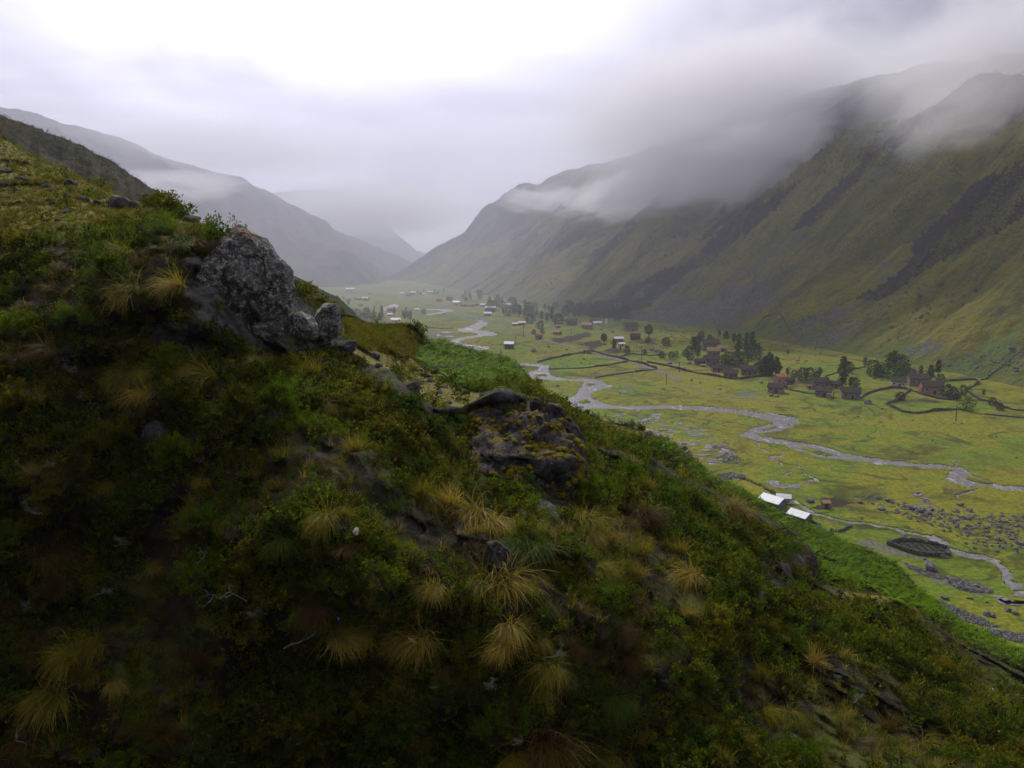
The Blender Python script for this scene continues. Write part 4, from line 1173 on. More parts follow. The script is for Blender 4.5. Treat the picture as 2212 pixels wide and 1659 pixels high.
for a in list(TUSSOCKS):
    if a[2] > 58 and rt.uniform() < 0.75:
        TUSSOCKS.append((a[0] + rt.choice([-1, 1]) * a[2] * rt.uniform(0.35, 0.6), a[1] + a[2] * rt.uniform(-0.3, 0.3), a[2] * rt.uniform(0.5, 0.75), a[3], 'du'[rt.integers(2)]))
while len(TUSSOCKS) < 185:
    px, py = rt.uniform(20, 2190), rt.uniform(620, 1640)
    if px > 1150 and rt.uniform() < 0.25: px = rt.uniform(1250, 2190)
    if py < crest_y(px) + (90 if px < 1300 else 30) or py < sil_y(px) + 60 or any(math.hypot(px - a[0], py - a[1]) < 55 for a in TUSSOCKS) or (985 < px < 1265 and 820 < py < 1140) or (400 < px < 740 and py < 780):
        continue
    TUSSOCKS.append((px, py, rt.uniform(30, 62), 'yysbbg'[rt.integers(6)], 'du'[rt.integers(2)]))
CN = {'s': 'straw yellow', 'y': 'olive green', 'b': 'rusty brown', 'g': 'fresh green'}
for k, (px, py, sz, c, s_) in enumerate(TUSSOCKS):
    D = float(near_depth(px, py - 0.15 * sz)); P = near_point(px, py - 0.15 * sz)
    sc = sz * D / F / 0.88
    o = thing('grass_tussock', P + np.array([0, -0.30 * sc, 0.12 * sc]), cat='grass tussock', rotz=random.uniform(-0.45, 0.45), scale=(sc * random.uniform(0.9, 1.15), sc, sc * random.uniform(0.9, 1.1)))
    bl, dr = TUSS[(c, k % 5, s_)]
    link('blades', bl, o); link('dry_blades', dr, o)
    NEAR_ITEMS.append((o, f"{'large ' if sz > 62 else 'small ' if sz < 45 else ''}{'drooping' if s_ == 'd' else 'upright'} {CN[c]} grass tussock", px, py, 'grass tussocks on the near hillside'))

# triangles of the near hillside, for scattering by real surface area
VN = PN.reshape(-1, 3); QN = grid_faces(*PN.shape[:2])
pxq = PXN.ravel()[QN].mean(1); pyq = PYN.ravel()[QN].mean(1)
cenq = VN[QN].mean(1)
e1 = VN[QN[:, 1]] - VN[QN[:, 0]]; e2 = VN[QN[:, 3]] - VN[QN[:, 0]]
cr_ = np.cross(e1, e2); areaq = np.linalg.norm(cr_, axis=1); nq = cr_ / (areaq[:, None] + 1e-9); nq[nq[:, 2] < 0] *= -1
zq = ZN.reshape(-1, 3)[QN].mean(1)
dq = np.linalg.norm(cenq - CAM, axis=1)
inview = (pxq > -260) & (pxq < 2480) & (pyq < 1900)


def scatter(n, weight, seed):
    r = np.random.default_rng(seed)
    pw = areaq * weight * inview; pw = pw / pw.sum()
    idx = r.choice(len(pw), n, p=pw)
    a, b = r.uniform(0, 1, n)[:, None], r.uniform(0, 1, n)[:, None]
    P = VN[QN[idx, 0]] + e1[idx] * a + e2[idx] * b
    return P, idx, r


patch = fbm3(cenq[:, 0] * 0.22, cenq[:, 1] * 0.22, cenq[:, 2] * 0.22, 3, 201)
tpx = np.array([(a, b - 0.1 * c, c) for a, b, c, _, _ in TUSSOCKS])
near_t = np.full(len(pxq), 9.0)
for a, b, c in tpx:
    near_t = np.minimum(near_t, np.hypot(pxq - a, pyq - b - 0.15 * c) / c)
clear_t = sstep(near_t, 0.40, 0.62)
is_turf, is_rock, is_fern = zq[:, 0] > 0.4, zq[:, 1] > 0.35, zq[:, 2] > 0.5
jump_q = (np.abs(pyq - crest_y(pxq) + 4) < 12) & (pxq > 700)          # the steep drop just behind the near crest
areaq = np.where(jump_q, areaq * np.where((pxq < 1160) | (pxq > 1400), 0.06, 0.6), areaq)
edge_clear = np.where((pyq > crest_y(pxq)) & (pxq > 725) & ((pxq < 1160) | (pxq > 1400)), sstep(pyq - crest_y(pxq), 18, np.where(pxq < 1080, 95, 60)), 1.0)
far_side = (pyq < crest_y(pxq)) & (pxq > 735)
w_shrub = np.where(far_side, np.where(pxq < 1200, 0.06, 0.3), 1.0) * edge_clear * np.where(is_turf | is_fern, 0.0, np.where(is_rock, 0.05, 1.0)) * np.clip(0.5 + 1.4 * patch, 0.02, 1.8) * sstep(near_t, 0.7, 0.9)
# each shrub that stands out is a plant of its own
Ps, idx, r = scatter(1500, w_shrub * (dq < 46), 3)
keep = []
for k in range(len(Ps)):
    if all(np.linalg.norm(Ps[k] - Ps[j]) > 0.95 for j in keep):
        pxk, pyk, dk = project(Ps[k])
        if -30 < pxk < 2242 and pyk < 1690:
            keep.append(k)
    if len(keep) >= 290:
        break
for k in keep:
    pxk, pyk, dk = project(Ps[k])
    v = random.randrange(8)
    sc = random.uniform(0.65, 1.25)
    o = thing('shrub', Ps[k] - np.array([0, 0, 0.06]), cat='shrub', rotz=random.uniform(0, 6.28), scale=(sc, sc, sc * random.uniform(0.8, 1.2)))
    nrm = nq[idx[k]]
    o.rotation_euler = (Vector((nrm[0] * 0.5, nrm[1] * 0.5, 1)).to_track_quat('Z', 'Y').to_matrix() @ Matrix.Rotation(random.uniform(0, 6.28), 3, 'Z')).to_euler()
    link('foliage', SHRUBS[v][0], o); link('stems', SHRUBS[v][1], o)
    NEAR_ITEMS.append((o, f"{'broad' if sc > 1.05 else 'small' if sc < 0.8 else 'leafy'} {('green', 'olive', 'fresh green', 'olive')[v % 4]} shrub", float(pxk), float(pyk), 'shrubs covering the near hillside'))


# --- ground cover that nobody could count: instanced leafy sprigs, turf, ferns
def proto_collection(name, meshes):
    c = bpy.data.collections.new(name)
    for me in meshes:
        o = bpy.data.objects.new(me.name, me)
        c.objects.link(o)
    return c


def gn_scatter(name, P, N, scale, coll, seed, label, cat, tilt=0.5, extra=None):
    r = np.random.default_rng(seed)
    n = len(P)
    me = bpy.data.meshes.new(name)
    me.vertices.add(n); me.vertices.foreach_set('co', np.asarray(P, np.float32).ravel())
    rot = np.zeros((n, 3), np.float32)
    for i in range(n):
        q = Vector((N[i, 0] * tilt, N[i, 1] * tilt, 1 - tilt + N[i, 2] * tilt)).to_track_quat('Z', 'Y').to_matrix() @ Matrix.Rotation(r.uniform(0, 6.283), 3, 'Z')
        rot[i] = q.to_euler()
    at = me.attributes.new('rot', 'FLOAT_VECTOR', 'POINT'); at.data.foreach_set('vector', rot.ravel())
    at = me.attributes.new('scl', 'FLOAT', 'POINT'); at.data.foreach_set('value', np.asarray(scale, np.float32))
    at = me.attributes.new('pick', 'INT', 'POINT'); at.data.foreach_set('value', r.integers(0, len(coll.objects), n).astype(np.int32))
    o = link(name, me, kind='stuff', label=label, category=cat)
    g = bpy.data.node_groups.new(name, 'GeometryNodeTree')
    g.interface.new_socket('Geometry', in_out='INPUT', socket_type='NodeSocketGeometry')
    g.interface.new_socket('Geometry', in_out='OUTPUT', socket_type='NodeSocketGeometry')
    nn = g.nodes; L = g.links.new
    gi, go = nn.new('NodeGroupInput'), nn.new('NodeGroupOutput')
    m2p = nn.new('GeometryNodeMeshToPoints'); inst = nn.new('GeometryNodeInstanceOnPoints'); ci = nn.new('GeometryNodeCollectionInfo')
    ci.inputs['Collection'].default_value = coll; ci.inputs['Separate Children'].default_value = True; ci.inputs['Reset Children'].default_value = True
    def named(nm, ty):
        a = nn.new('GeometryNodeInputNamedAttribute'); a.data_type = ty; a.inputs['Name'].default_value = nm
        return a.outputs[0]
    L(gi.outputs[0], m2p.inputs['Mesh']); L(m2p.outputs[0], inst.inputs['Points']); L(ci.outputs[0], inst.inputs['Instance'])
    inst.inputs['Pick Instance'].default_value = True
    L(named('pick', 'INT'), inst.inputs['Instance Index'])
    L(named('rot', 'FLOAT_VECTOR'), inst.inputs['Rotation']); L(named('scl', 'FLOAT'), inst.inputs['Scale'])
    L(inst.outputs[0], go.inputs[0])
    md = o.modifiers.new('scatter', 'NODES'); md.node_group = g
    return o


def sprig(seed, mat, n=70, R=0.2, H=0.28, leaf=0.04):
    r = np.random.default_rng(seed); fo = MB()
    for k in range(6):
        e = np.array([r.normal(0, R * 0.6), r.normal(0, R * 0.6), H * r.uniform(0.6, 1.1)])
        C = e * r.uniform(0.05, 1, (n // 6, 1)) + r.normal(0, 0.028, (n // 6, 3))
        V, Fc, ti = leaves(C, leaf, r, 0.5, 0.5, r.beta(1.0, 2.0)); fo.add(V, Fc, tint=ti)
    return fo.mesh('sprig', mat)


def tuft(seed, mat, n=16, L=0.17, spread=0.9, droop=0.3, width=0.009, base_r=0.06):
    r = np.random.default_rng(seed); fo = MB()
    V, Fc, ti = blades(n, L, spread, droop, width, r, 3, (0, -0.1), base_r); fo.add(V, Fc, tint=ti)
    return fo.mesh('tuft', mat)


def fern(seed, mat, nf=8, L=0.75):
    r = np.random.default_rng(seed); fo = MB()
    for k in range(nf):
        az = k / nf * 6.283 + r.uniform(-0.3, 0.3); el = r.uniform(0.5, 1.0); l_ = L * r.uniform(0.7, 1.1)
        n = 11
        s = np.linspace(0, 1, n)
        rad = l_ * s * math.sin(el) ; hgt = l_ * (s * math.cos(el) * 1.2 - 0.45 * s * s)
        c = np.stack([np.cos(az) * rad, np.sin(az) * rad, hgt], -1)
        sd = np.array([-math.sin(az), math.cos(az), 0]); ax = np.array([math.cos(az), math.sin(az), 0])
        wd = 0.26 * l_ * np.sin(np.clip(s * 1.05, 0, 1) * 2.6 + 0.35) ** 1.0 * (1 - 0.35 * s)
        for sg in (-1, 1):
            a0 = c[1:]; tip = c[1:] + sd * sg * wd[1:, None] + ax * 0.04 + np.array([0, 0, -0.02])
            b1 = c[1:] + sd * sg * wd[1:, None] * 0.5 + ax * 0.045; b0 = c[1:] + sd * sg * wd[1:, None] * 0.5 - ax * 0.03
            V = np.stack([a0, b0, tip, b1], 1).reshape(-1, 3); i = np.arange(len(a0)) * 4
            fo.add(V, np.stack([i, i + 1, i + 2, i + 3], 1), tint=np.full(len(V), r.uniform(0.1, 1)))
    return fo.mesh('fern', mat)


c_sprig = proto_collection('sprigs', [sprig(700 + k, [M_LEAF, M_LEAF2, M_LEAF3][k % 3], 72, 0.22, 0.30, 0.075) for k in range(6)])
c_tuft = proto_collection('tufts', [tuft(720 + k, [M_SHORT, M_SHORT, M_GRASS['y']][k % 3], 22) for k in range(6)])
c_wisp = proto_collection('wisps', [tuft(740 + k, [M_GRASS['y'], M_GRASS['s'], M_GRASS['g'], M_GRASS['b']][k % 4], 26, 0.40, 0.8, 0.5, 0.008, 0.05) for k in range(8)])
c_fern = proto_collection('ferns', [fern(760 + k, [M_FERN, M_FERN, M_FERN, M_FERND][k % 4]) for k in range(8)])


def moss_cushion(seed):
    r = np.random.default_rng(seed); mb = MB()
    V, Fc = ICO[3]
    V = V * (1 + 0.35 * fbm3(V[:, 0] * 2 + seed, V[:, 1] * 2, V[:, 2] * 2, 3, seed))[:, None] * np.array([0.13, 0.13, 0.06])
    mb.add(V, Fc, tint=r.uniform(0.1, 0.9, len(V)))
    V, Fc, ti = blades(60, 0.07, 1.2, 0.2, 0.006, r, 3, (0, 0), 0.11); mb.add(V + np.array([0, 0, 0.03]), Fc, tint=ti)
    return mb.mesh('moss', M_MOSS)


c_moss = proto_collection('moss', [moss_cushion(780 + k) for k in range(3)])

w_spr = (0.02 + 0.98 * edge_clear) * np.where(is_turf, 0.03, np.where(is_fern, 0.10, np.where(is_rock, 0.10, 1.0))) * np.clip(0.70 + 1.25 * patch, 0.03, 1.9) * np.clip(30.0 / dq, 0.3, 1.4) ** 1.2 * (0.03 + clear_t)
P_, idx, r = scatter(17000, w_spr, 21)
gn_scatter('undergrowth', P_, nq[idx], r.uniform(0.6, 1.5, len(P_)) * np.clip(dq[idx] / 28, 0.85, 1.5), c_sprig, 22, 'dense low dark green undergrowth covering the near hillside', 'undergrowth')
w_tuft = np.where(is_turf, 1.0, np.where(is_rock, 0.08, np.where(is_fern, 0.2, 0.16))) * (0.15 + 0.85 * edge_clear) * np.clip(34.0 / dq, 0.25, 1.4) ** 1.2
P_, idx, r = scatter(22000, w_tuft, 23)
flat_t = np.where(is_turf[idx] & (pxq[idx] > 735) & (pxq[idx] < 1500) & (pyq[idx] < 900), 0.38, np.where(is_turf[idx], 0.7, 1.0))
gn_scatter('short_grass', P_, nq[idx], flat_t * r.uniform(0.6, 1.3, len(P_)) * np.clip(dq[idx] / 30, 0.8, 1.7), c_tuft, 24, 'short yellow green turf grass on the near hillside and its terrace', 'grass')
p2_ = fbm3(cenq[:, 0] * 0.35 + 40, cenq[:, 1] * 0.35, cenq[:, 2] * 0.35, 3, 211)
w_w = edge_clear * np.where(is_turf, np.where(pxq > 640, 0.01, 0.12), np.where(is_fern, 0.03, np.where(is_rock, 0.2, 1.0))) * np.clip(0.3 + 1.3 * p2_, 0.03, 1.6) * np.clip(30.0 / dq, 0.3, 1.3)
P_, idx, r = scatter(6000, w_w, 25)
gn_scatter('wispy_grass', P_, nq[idx], r.uniform(0.6, 1.4, len(P_)), c_wisp, 26, 'loose wisps of long grass growing between the shrubs', 'grass', 0.35)
P_, idx, r = scatter(5200, is_fern * np.clip(0.7 + 1.0 * p2_, 0.15, 1.5), 27)
gn_scatter('fern_bank', P_, nq[idx], r.uniform(0.6, 1.6, len(P_)), c_fern, 28, 'bright green bracken band along the far edge of the near hillside', 'ferns', 0.3)
mossy = np.zeros(len(pxq))
for pl in MOSSZ:
    mossy += inpoly(pxq, pyq, pl)
P_, idx, r = scatter(5000, np.clip(mossy, 0, 1), 29)
gn_scatter('mossy_bank', P_, nq[idx], r.uniform(0.8, 2.0, len(P_)), c_tuft, 30, 'mossy grass bank overhanging the small terrace', 'grass')
ridge_px = [(1083, 829), (1110, 836), (1139, 853), (1178, 878), (1215, 905), (1245, 940), (1262, 965)]
dr_ = dist_line(pxq, pyq, ridge_px)
P_, idx, r = scatter(900, (dr_ < 16) * 1.0, 31)
mp, mn = [P_], [nq[idx]]
bpy.context.view_layer.update()
for o in [q for q in COL.objects if q.name.startswith('rock_outcrop') and len(q.data.vertices) > 9000 and 1000 < project(np.array(q.location))[0] < 1300]:
    nv = len(o.data.vertices); co = np.zeros(nv * 3, np.float32); no = np.zeros(nv * 3, np.float32)
    o.data.vertices.foreach_get('co', co); o.data.vertices.foreach_get('normal', no)
    co, no = co.reshape(-1, 3) + np.array(o.location), no.reshape(-1, 3)
    m = np.where((no[:, 2] > 0.35) & (fbm3(co[:, 0] * 1.3, co[:, 1] * 1.3, co[:, 2] * 1.3, 3, 5) > -0.1))[0]
    m = r.choice(m, min(len(m), 1100), False); mp.append(co[m]); mn.append(no[m])
P_, N_ = np.concatenate(mp), np.concatenate(mn)
gn_scatter('yellow_moss', P_, N_, 0.3 + 0.9 * r.uniform(0, 1, len(P_)) ** 2, c_moss, 32, 'yellow moss along the crest of the rock outcrop', 'moss', 0.8)


# --- bleached branches hung with lichen
def branch_mesh(seed, L=0.6, lich=0):
    r = np.random.default_rng(seed); tw, li = MB(), MB()

    def grow(p, d, l_, rad, lev):
        n = 6; P = [p]
        for k in range(n):
            d = d + r.normal(0, 0.25, 3); d /= np.linalg.norm(d)
            P.append(P[-1] + d * l_ / n)
        V, Fc = tube(np.array(P), np.linspace(rad, rad * 0.4, n + 1), 5); tw.add(V, Fc)
        if lich:
            C = np.array(P)[r.integers(0, n + 1, lich)] + r.normal(0, 0.025, (lich, 3))
            V, Fc, ti = leaves(C, 0.035, r, 0.3, -0.3); li.add(V, Fc, tint=ti)
        if lev:
            for q in range(3):
                dd = d + r.normal(0, 0.8, 3); dd /= np.linalg.norm(dd)
                grow(P[r.integers(2, n)], dd, l_ * 0.55, rad * 0.6, lev - 1)
    grow(np.zeros(3), np.array([r.choice([-1, 1]) * 1.0, -0.2, 0.25]), L, 0.010, 2)
    return tw.mesh('twig', M_TWIG), (li.mesh('lichen', M_LICHEN) if lich else None)


BR = [branch_mesh(900 + k, 0.7) for k in range(3)] + [branch_mesh(910 + k, 0.45, 60) for k in range(3)]
for k, (px, py, sz, li) in enumerate(
        [q for q in Z(9, [(1800, 900, 260, 0), (1570, 600, 150, 0), (1340, 560, 120, 0), (1700, 680, 120, 1), (720, 250, 150, 1), (270, 40, 150, 1), (600, 560, 110, 1), (205, 640, 90, 1), (1290, 290, 120, 0), (430, 830, 50, 1), (1400, 910, 40, 1), (160, 1500, 140, 0)])] +
        [q for q in Z(9, [(250, -250, 110, 1), (130, -270, 60, 1)])] +
        [q for q in Z(10, [(1120, 1120, 120, 1), (840, 1150, 60, 1), (1300, 1510, 110, 1), (1740, 1580, 120, 1), (1500, 960, 150, 0)])] +
        [q for q in Z(11, [(560, 80, 130, 1), (740, 490, 100, 1), (930, 790, 120, 1), (1290, 1060, 120, 1), (970, 1040, 80, 1), (1330, 1270, 90, 1), (2080, 1200, 110, 1), (2130, 1330, 130, 1), (650, 610, 100, 0), (1870, 1280, 60, 1)])] +
        [q for q in Z(7, [(480, 1060, 170, 1), (60, 660, 130, 1), (260, 960, 90, 1), (480, 1220, 70, 1), (230, 1210, 90, 1), (760, 910, 90, 0), (140, 1190, 80, 1)])]):
    D = float(near_depth(px, py)); sc = sz / 2.8 * D / F / 0.8
    P = unproj(px, py, near_depth(px, py) - 0.65)
    v = BR[(k % 3) + (3 if li else 0)]
    o = thing('dead_branch', P, cat='branch', rotz=random.uniform(-0.6, 0.6) + (math.pi if k % 2 else 0), scale=sc * 1.25)
    link('twig', v[0], o)
    if v[1] is not None:
        link('lichen', v[1], o, kind='stuff')
    NEAR_ITEMS.append((o, 'bleached twig hung with pale lichen' if li else 'bare bleached branch', px, py, 'dead branches caught in the shrubs'))

# --- litter
def litter(name, px, py, size, col, seed, label, cat, stretch=(1, 1, 1), up=0.45):
    V, Fc = rock_shape(seed, 2, 1.1, 4)
    mb = MB(); mb.add(V * np.array(stretch), Fc)
    o = mb.obj(name, plain_mat(name + '_skin', tuple(c * 0.75 for c in col), col, 6), label=label, category=cat, smooth=False)
    D = float(near_depth(px, py)); s = size * D / F * 0.5
    o.location = unproj(px, py, near_depth(px, py) - 0.75).tolist(); o.scale = (s,) * 3
    return o


q = Z(8, [(308, 772)])[0]; litter('crumpled_paper', q[0], q[1], 14, (0.72, 0.66, 0.60), 41, 'crumpled whitish paper scrap lying in the dark undergrowth', 'litter')
q = Z(8, [(670, 1468)])[0]; o = litter('splintered_stick', q[0], q[1], 24, (0.78, 0.42, 0.22), 42, 'short pale orange stick lying on a drooping tussock', 'stick', (1, 0.22, 0.2)); o.rotation_euler = (0, math.radians(35), 0)
q = Z(8, [(197, 1330)])[0]; litter('blue_plastic_scrap', q[0], q[1], 9, (0.06, 0.16, 0.5), 43, 'tiny blue plastic scrap in dark shrubs left of the paper', 'litter', (0.6, 0.5, 1))
q = Z(3, [(1380, 1410)])[0]; litter('green_plastic_scrap', q[0], q[1], 8, (0.15, 0.62, 0.35), 44, 'small mint green plastic scrap at the fern band top', 'litter', (1, 0.6, 0.5))
q = Z(11, [(2050, 990)])[0]; litter('white_scrap', q[0], q[1], 8, (0.8, 0.8, 0.78), 45, 'tiny white scrap on the dark slope near the right edge', 'litter')

# =================================================================== VILLAGE
VAL_ITEMS = []
M_ADOBE = [plain_mat('adobe_tan', (0.20, 0.135, 0.09), (0.34, 0.245, 0.17), 0.9), plain_mat('adobe_grey', (0.14, 0.115, 0.095), (0.26, 0.215, 0.175), 0.9), plain_mat('adobe_pink', (0.26, 0.155, 0.115), (0.40, 0.27, 0.21), 0.9),
           plain_mat('adobe_brown', (0.11, 0.075, 0.055), (0.20, 0.14, 0.10), 0.9), plain_mat('whitewash', (0.42, 0.38, 0.33), (0.62, 0.58, 0.52), 0.9)]
M_THATCH = plain_mat('dark_thatch', (0.045, 0.038, 0.030), (0.12, 0.10, 0.078), 1.6, 0.95, 0.6, 0.1, 0.15)
M_THATCHL = plain_mat('fresh_thatch', (0.22, 0.15, 0.075), (0.40, 0.30, 0.17), 1.6, 0.95, 0.6, 0.1, 0.15)
M_TILE = plain_mat('red_tile', (0.22, 0.075, 0.05), (0.42, 0.17, 0.12), 1.8, 0.85, 0.4)
M_TIN = plain_mat('white_tin', (0.62, 0.64, 0.70), (0.80, 0.81, 0.84), 0.8, 0.45, 0.1, 0.4)
M_WOOD = plain_mat('door_wood', (0.03, 0.022, 0.016), (0.075, 0.05, 0.035), 4)
M_REDW = plain_mat('red_paint', (0.25, 0.06, 0.04), (0.38, 0.10, 0.07), 4)
M_DARKW = plain_mat('dark_pane', (0.012, 0.013, 0.016), (0.03, 0.032, 0.036), 4, 0.2, 0.05, 0.5)
M_BLUE = plain_mat('blue_tarp', (0.02, 0.12, 0.42), (0.05, 0.25, 0.65), 4, 0.5)
M_POLE = plain_mat('weathered_pole', (0.045, 0.038, 0.032), (0.10, 0.088, 0.075), 3)
ROOFN = {'t': 'dark thatched', 'l': 'straw yellow thatched', 'r': 'red tiled', 'w': 'white tin roofed', 'o': 'tan roofed'}
M_TAN = plain_mat('tan_tile', (0.26, 0.15, 0.085), (0.42, 0.27, 0.17), 1.8, 0.9, 0.4)


def gable_house(px, py, wpx, roof='t', wall=0, yaw=None, ratio=0.62, hk=0.42, flat=False, door=True, win=2, extra=None, name='house', label=None):
    P, onslope = ground_hit(px, py)
    D = project(P)[2]
    L = wpx * float(D) / F * 0.94
    W = L * ratio; H = L * hk
    rise = (W * 0.5) * (0.72 if roof in 'tl' else 0.5)
    yaw = random.uniform(-0.5, 0.5) if yaw is None else yaw
    h = thing(name, (P[0], P[1], P[2] - 0.1), cat='house', rotz=yaw)
    hl, hw = L / 2, W / 2
    # walls with gable ends
    V = np.array([[-hl, -hw, -0.6], [hl, -hw, -0.6], [hl, hw, -0.6], [-hl, hw, -0.6], [-hl, -hw, H], [hl, -hw, H], [hl, hw, H], [-hl, hw, H], [-hl, 0, H + rise], [hl, 0, H + rise]])
    mb = MB(); mb.add(V, [[0, 1, 5, 4], [2, 3, 7, 6]]); mb.F.append(np.array([[1, 2, 6, 9, 5], [3, 0, 4, 8, 7]])); mb.F.append(np.array([[4, 5, 9, 8], [6, 7, 8, 9]]))
    mb.obj('wall', M_ADOBE[wall], h, False)
    # roof: two thick slabs with eaves, slightly sagging ridge
    mat = {'t': M_THATCH, 'l': M_THATCHL, 'r': M_TILE, 'w': M_TIN, 'o': M_TAN}[roof]
    th = 0.38 if roof in 'tl' else 0.10
    oe, og = (0.45, 0.35) if roof in 'tl' else (0.5, 0.4)
    sl = rise / hw
    nx = 9
    xs = np.linspace(-hl - og, hl + og, nx)
    rr = np.random.default_rng(int(px * 7 + py))
    sag = -0.12 * np.sin(np.linspace(0, np.pi, nx)) * (roof in 'tl') + rr.normal(0, 0.04, nx) * (roof in 'tl')
    rf = MB()
    ysec = np.array([-hw - oe, -hw * 0.5, 0, hw * 0.5, hw + oe])
    top = H + rise - np.abs(ysec) * sl + th + 0.02
    bot = H + rise - np.abs(ysec) * sl + 0.02
    sec = np.concatenate([np.stack([ysec, top], -1), np.stack([ysec[::-1], bot[::-1]], -1)])
    V = np.stack([np.stack([np.full(len(sec), x), sec[:, 0], sec[:, 1] + s], -1) for x, s in zip(xs, sag)])
    k = len(sec); i = np.arange(nx - 1)[:, None] * k; j = np.arange(k)[None, :]; j2 = (j + 1) % k
    rf.add(V, np.stack([i + j, i + j2, i + k + j2, i + k + j], -1).reshape(-1, 4))
    rf.F.append(np.arange(k)[None, ::-1]); rf.F.append(np.arange(k)[None, :] + (nx - 1) * k)
    rf.obj('roof', mat, h, False)
    if door:
        fr = MB(); v, f = box((L * 0.08, -hw - 0.02, min(0.95, H * 0.42)), (0.95, 0.10, min(1.9, H * 0.85))); fr.add(v, f); fr.obj('door', M_WOOD, h, False)
    for q in range(win):
        xw = (-0.30, 0.34, -0.12)[q] * L
        wd = MB(); v, f = box((xw, -hw - 0.015, H * 0.58), (0.8, 0.09, 0.7)); wd.add(v, f)
        wo = wd.obj('window', M_WOOD, h, False)
        pn = MB(); v, f = box((xw, -hw - 0.065, H * 0.58), (0.6, 0.03, 0.5)); pn.add(v, f); pn.obj('pane', M_DARKW, wo, False)
    if extra:
        extra(h, L, W, H, rise)
    ph = f"{'large ' if L > 11 else 'small ' if L < 6 else ''}{ROOFN[roof]} house with {['tan', 'grey', 'pink', 'brown', 'whitewashed'][wall]} walls"
    if label:
        h['label'] = label
    else:
        VAL_ITEMS.append((h, ph, px, py, 'houses of the valley hamlet'))
    return h


def ex_tarp(h, L, W, H, rise):
    b = MB(); v, f = box((L * 0.42, -W / 2 - 0.25, H * 0.45), (L * 0.14, 0.35, H * 0.5)); b.add(v, f); b.obj('tarp', M_BLUE, h, False)


def ex_gtarp(h, L, W, H, rise):
    b = MB(); v, f = box((L / 2 + 0.06, -W * 0.1, H * 0.72), (0.08, W * 0.5, H * 0.4)); b.add(v, f); b.obj('tarp', M_BLUE, h, False)


def ex_porch(h, L, W, H, rise):
    b = MB(); v, f = box((-L * 0.52, -W * 0.3, H * 0.4), (L * 0.10, W * 0.5, H * 0.95)); b.add(v, f); b.obj('porch', M_REDW, h, False)


def ex_annex(h, L, W, H, rise):
    b = MB(); v, f = box((L * 0.36, -W * 0.5 - 0.9, H * 0.36), (L * 0.30, 1.8, H * 0.86)); b.add(v, f); b.obj('annex', M_ADOBE[2], h, False)


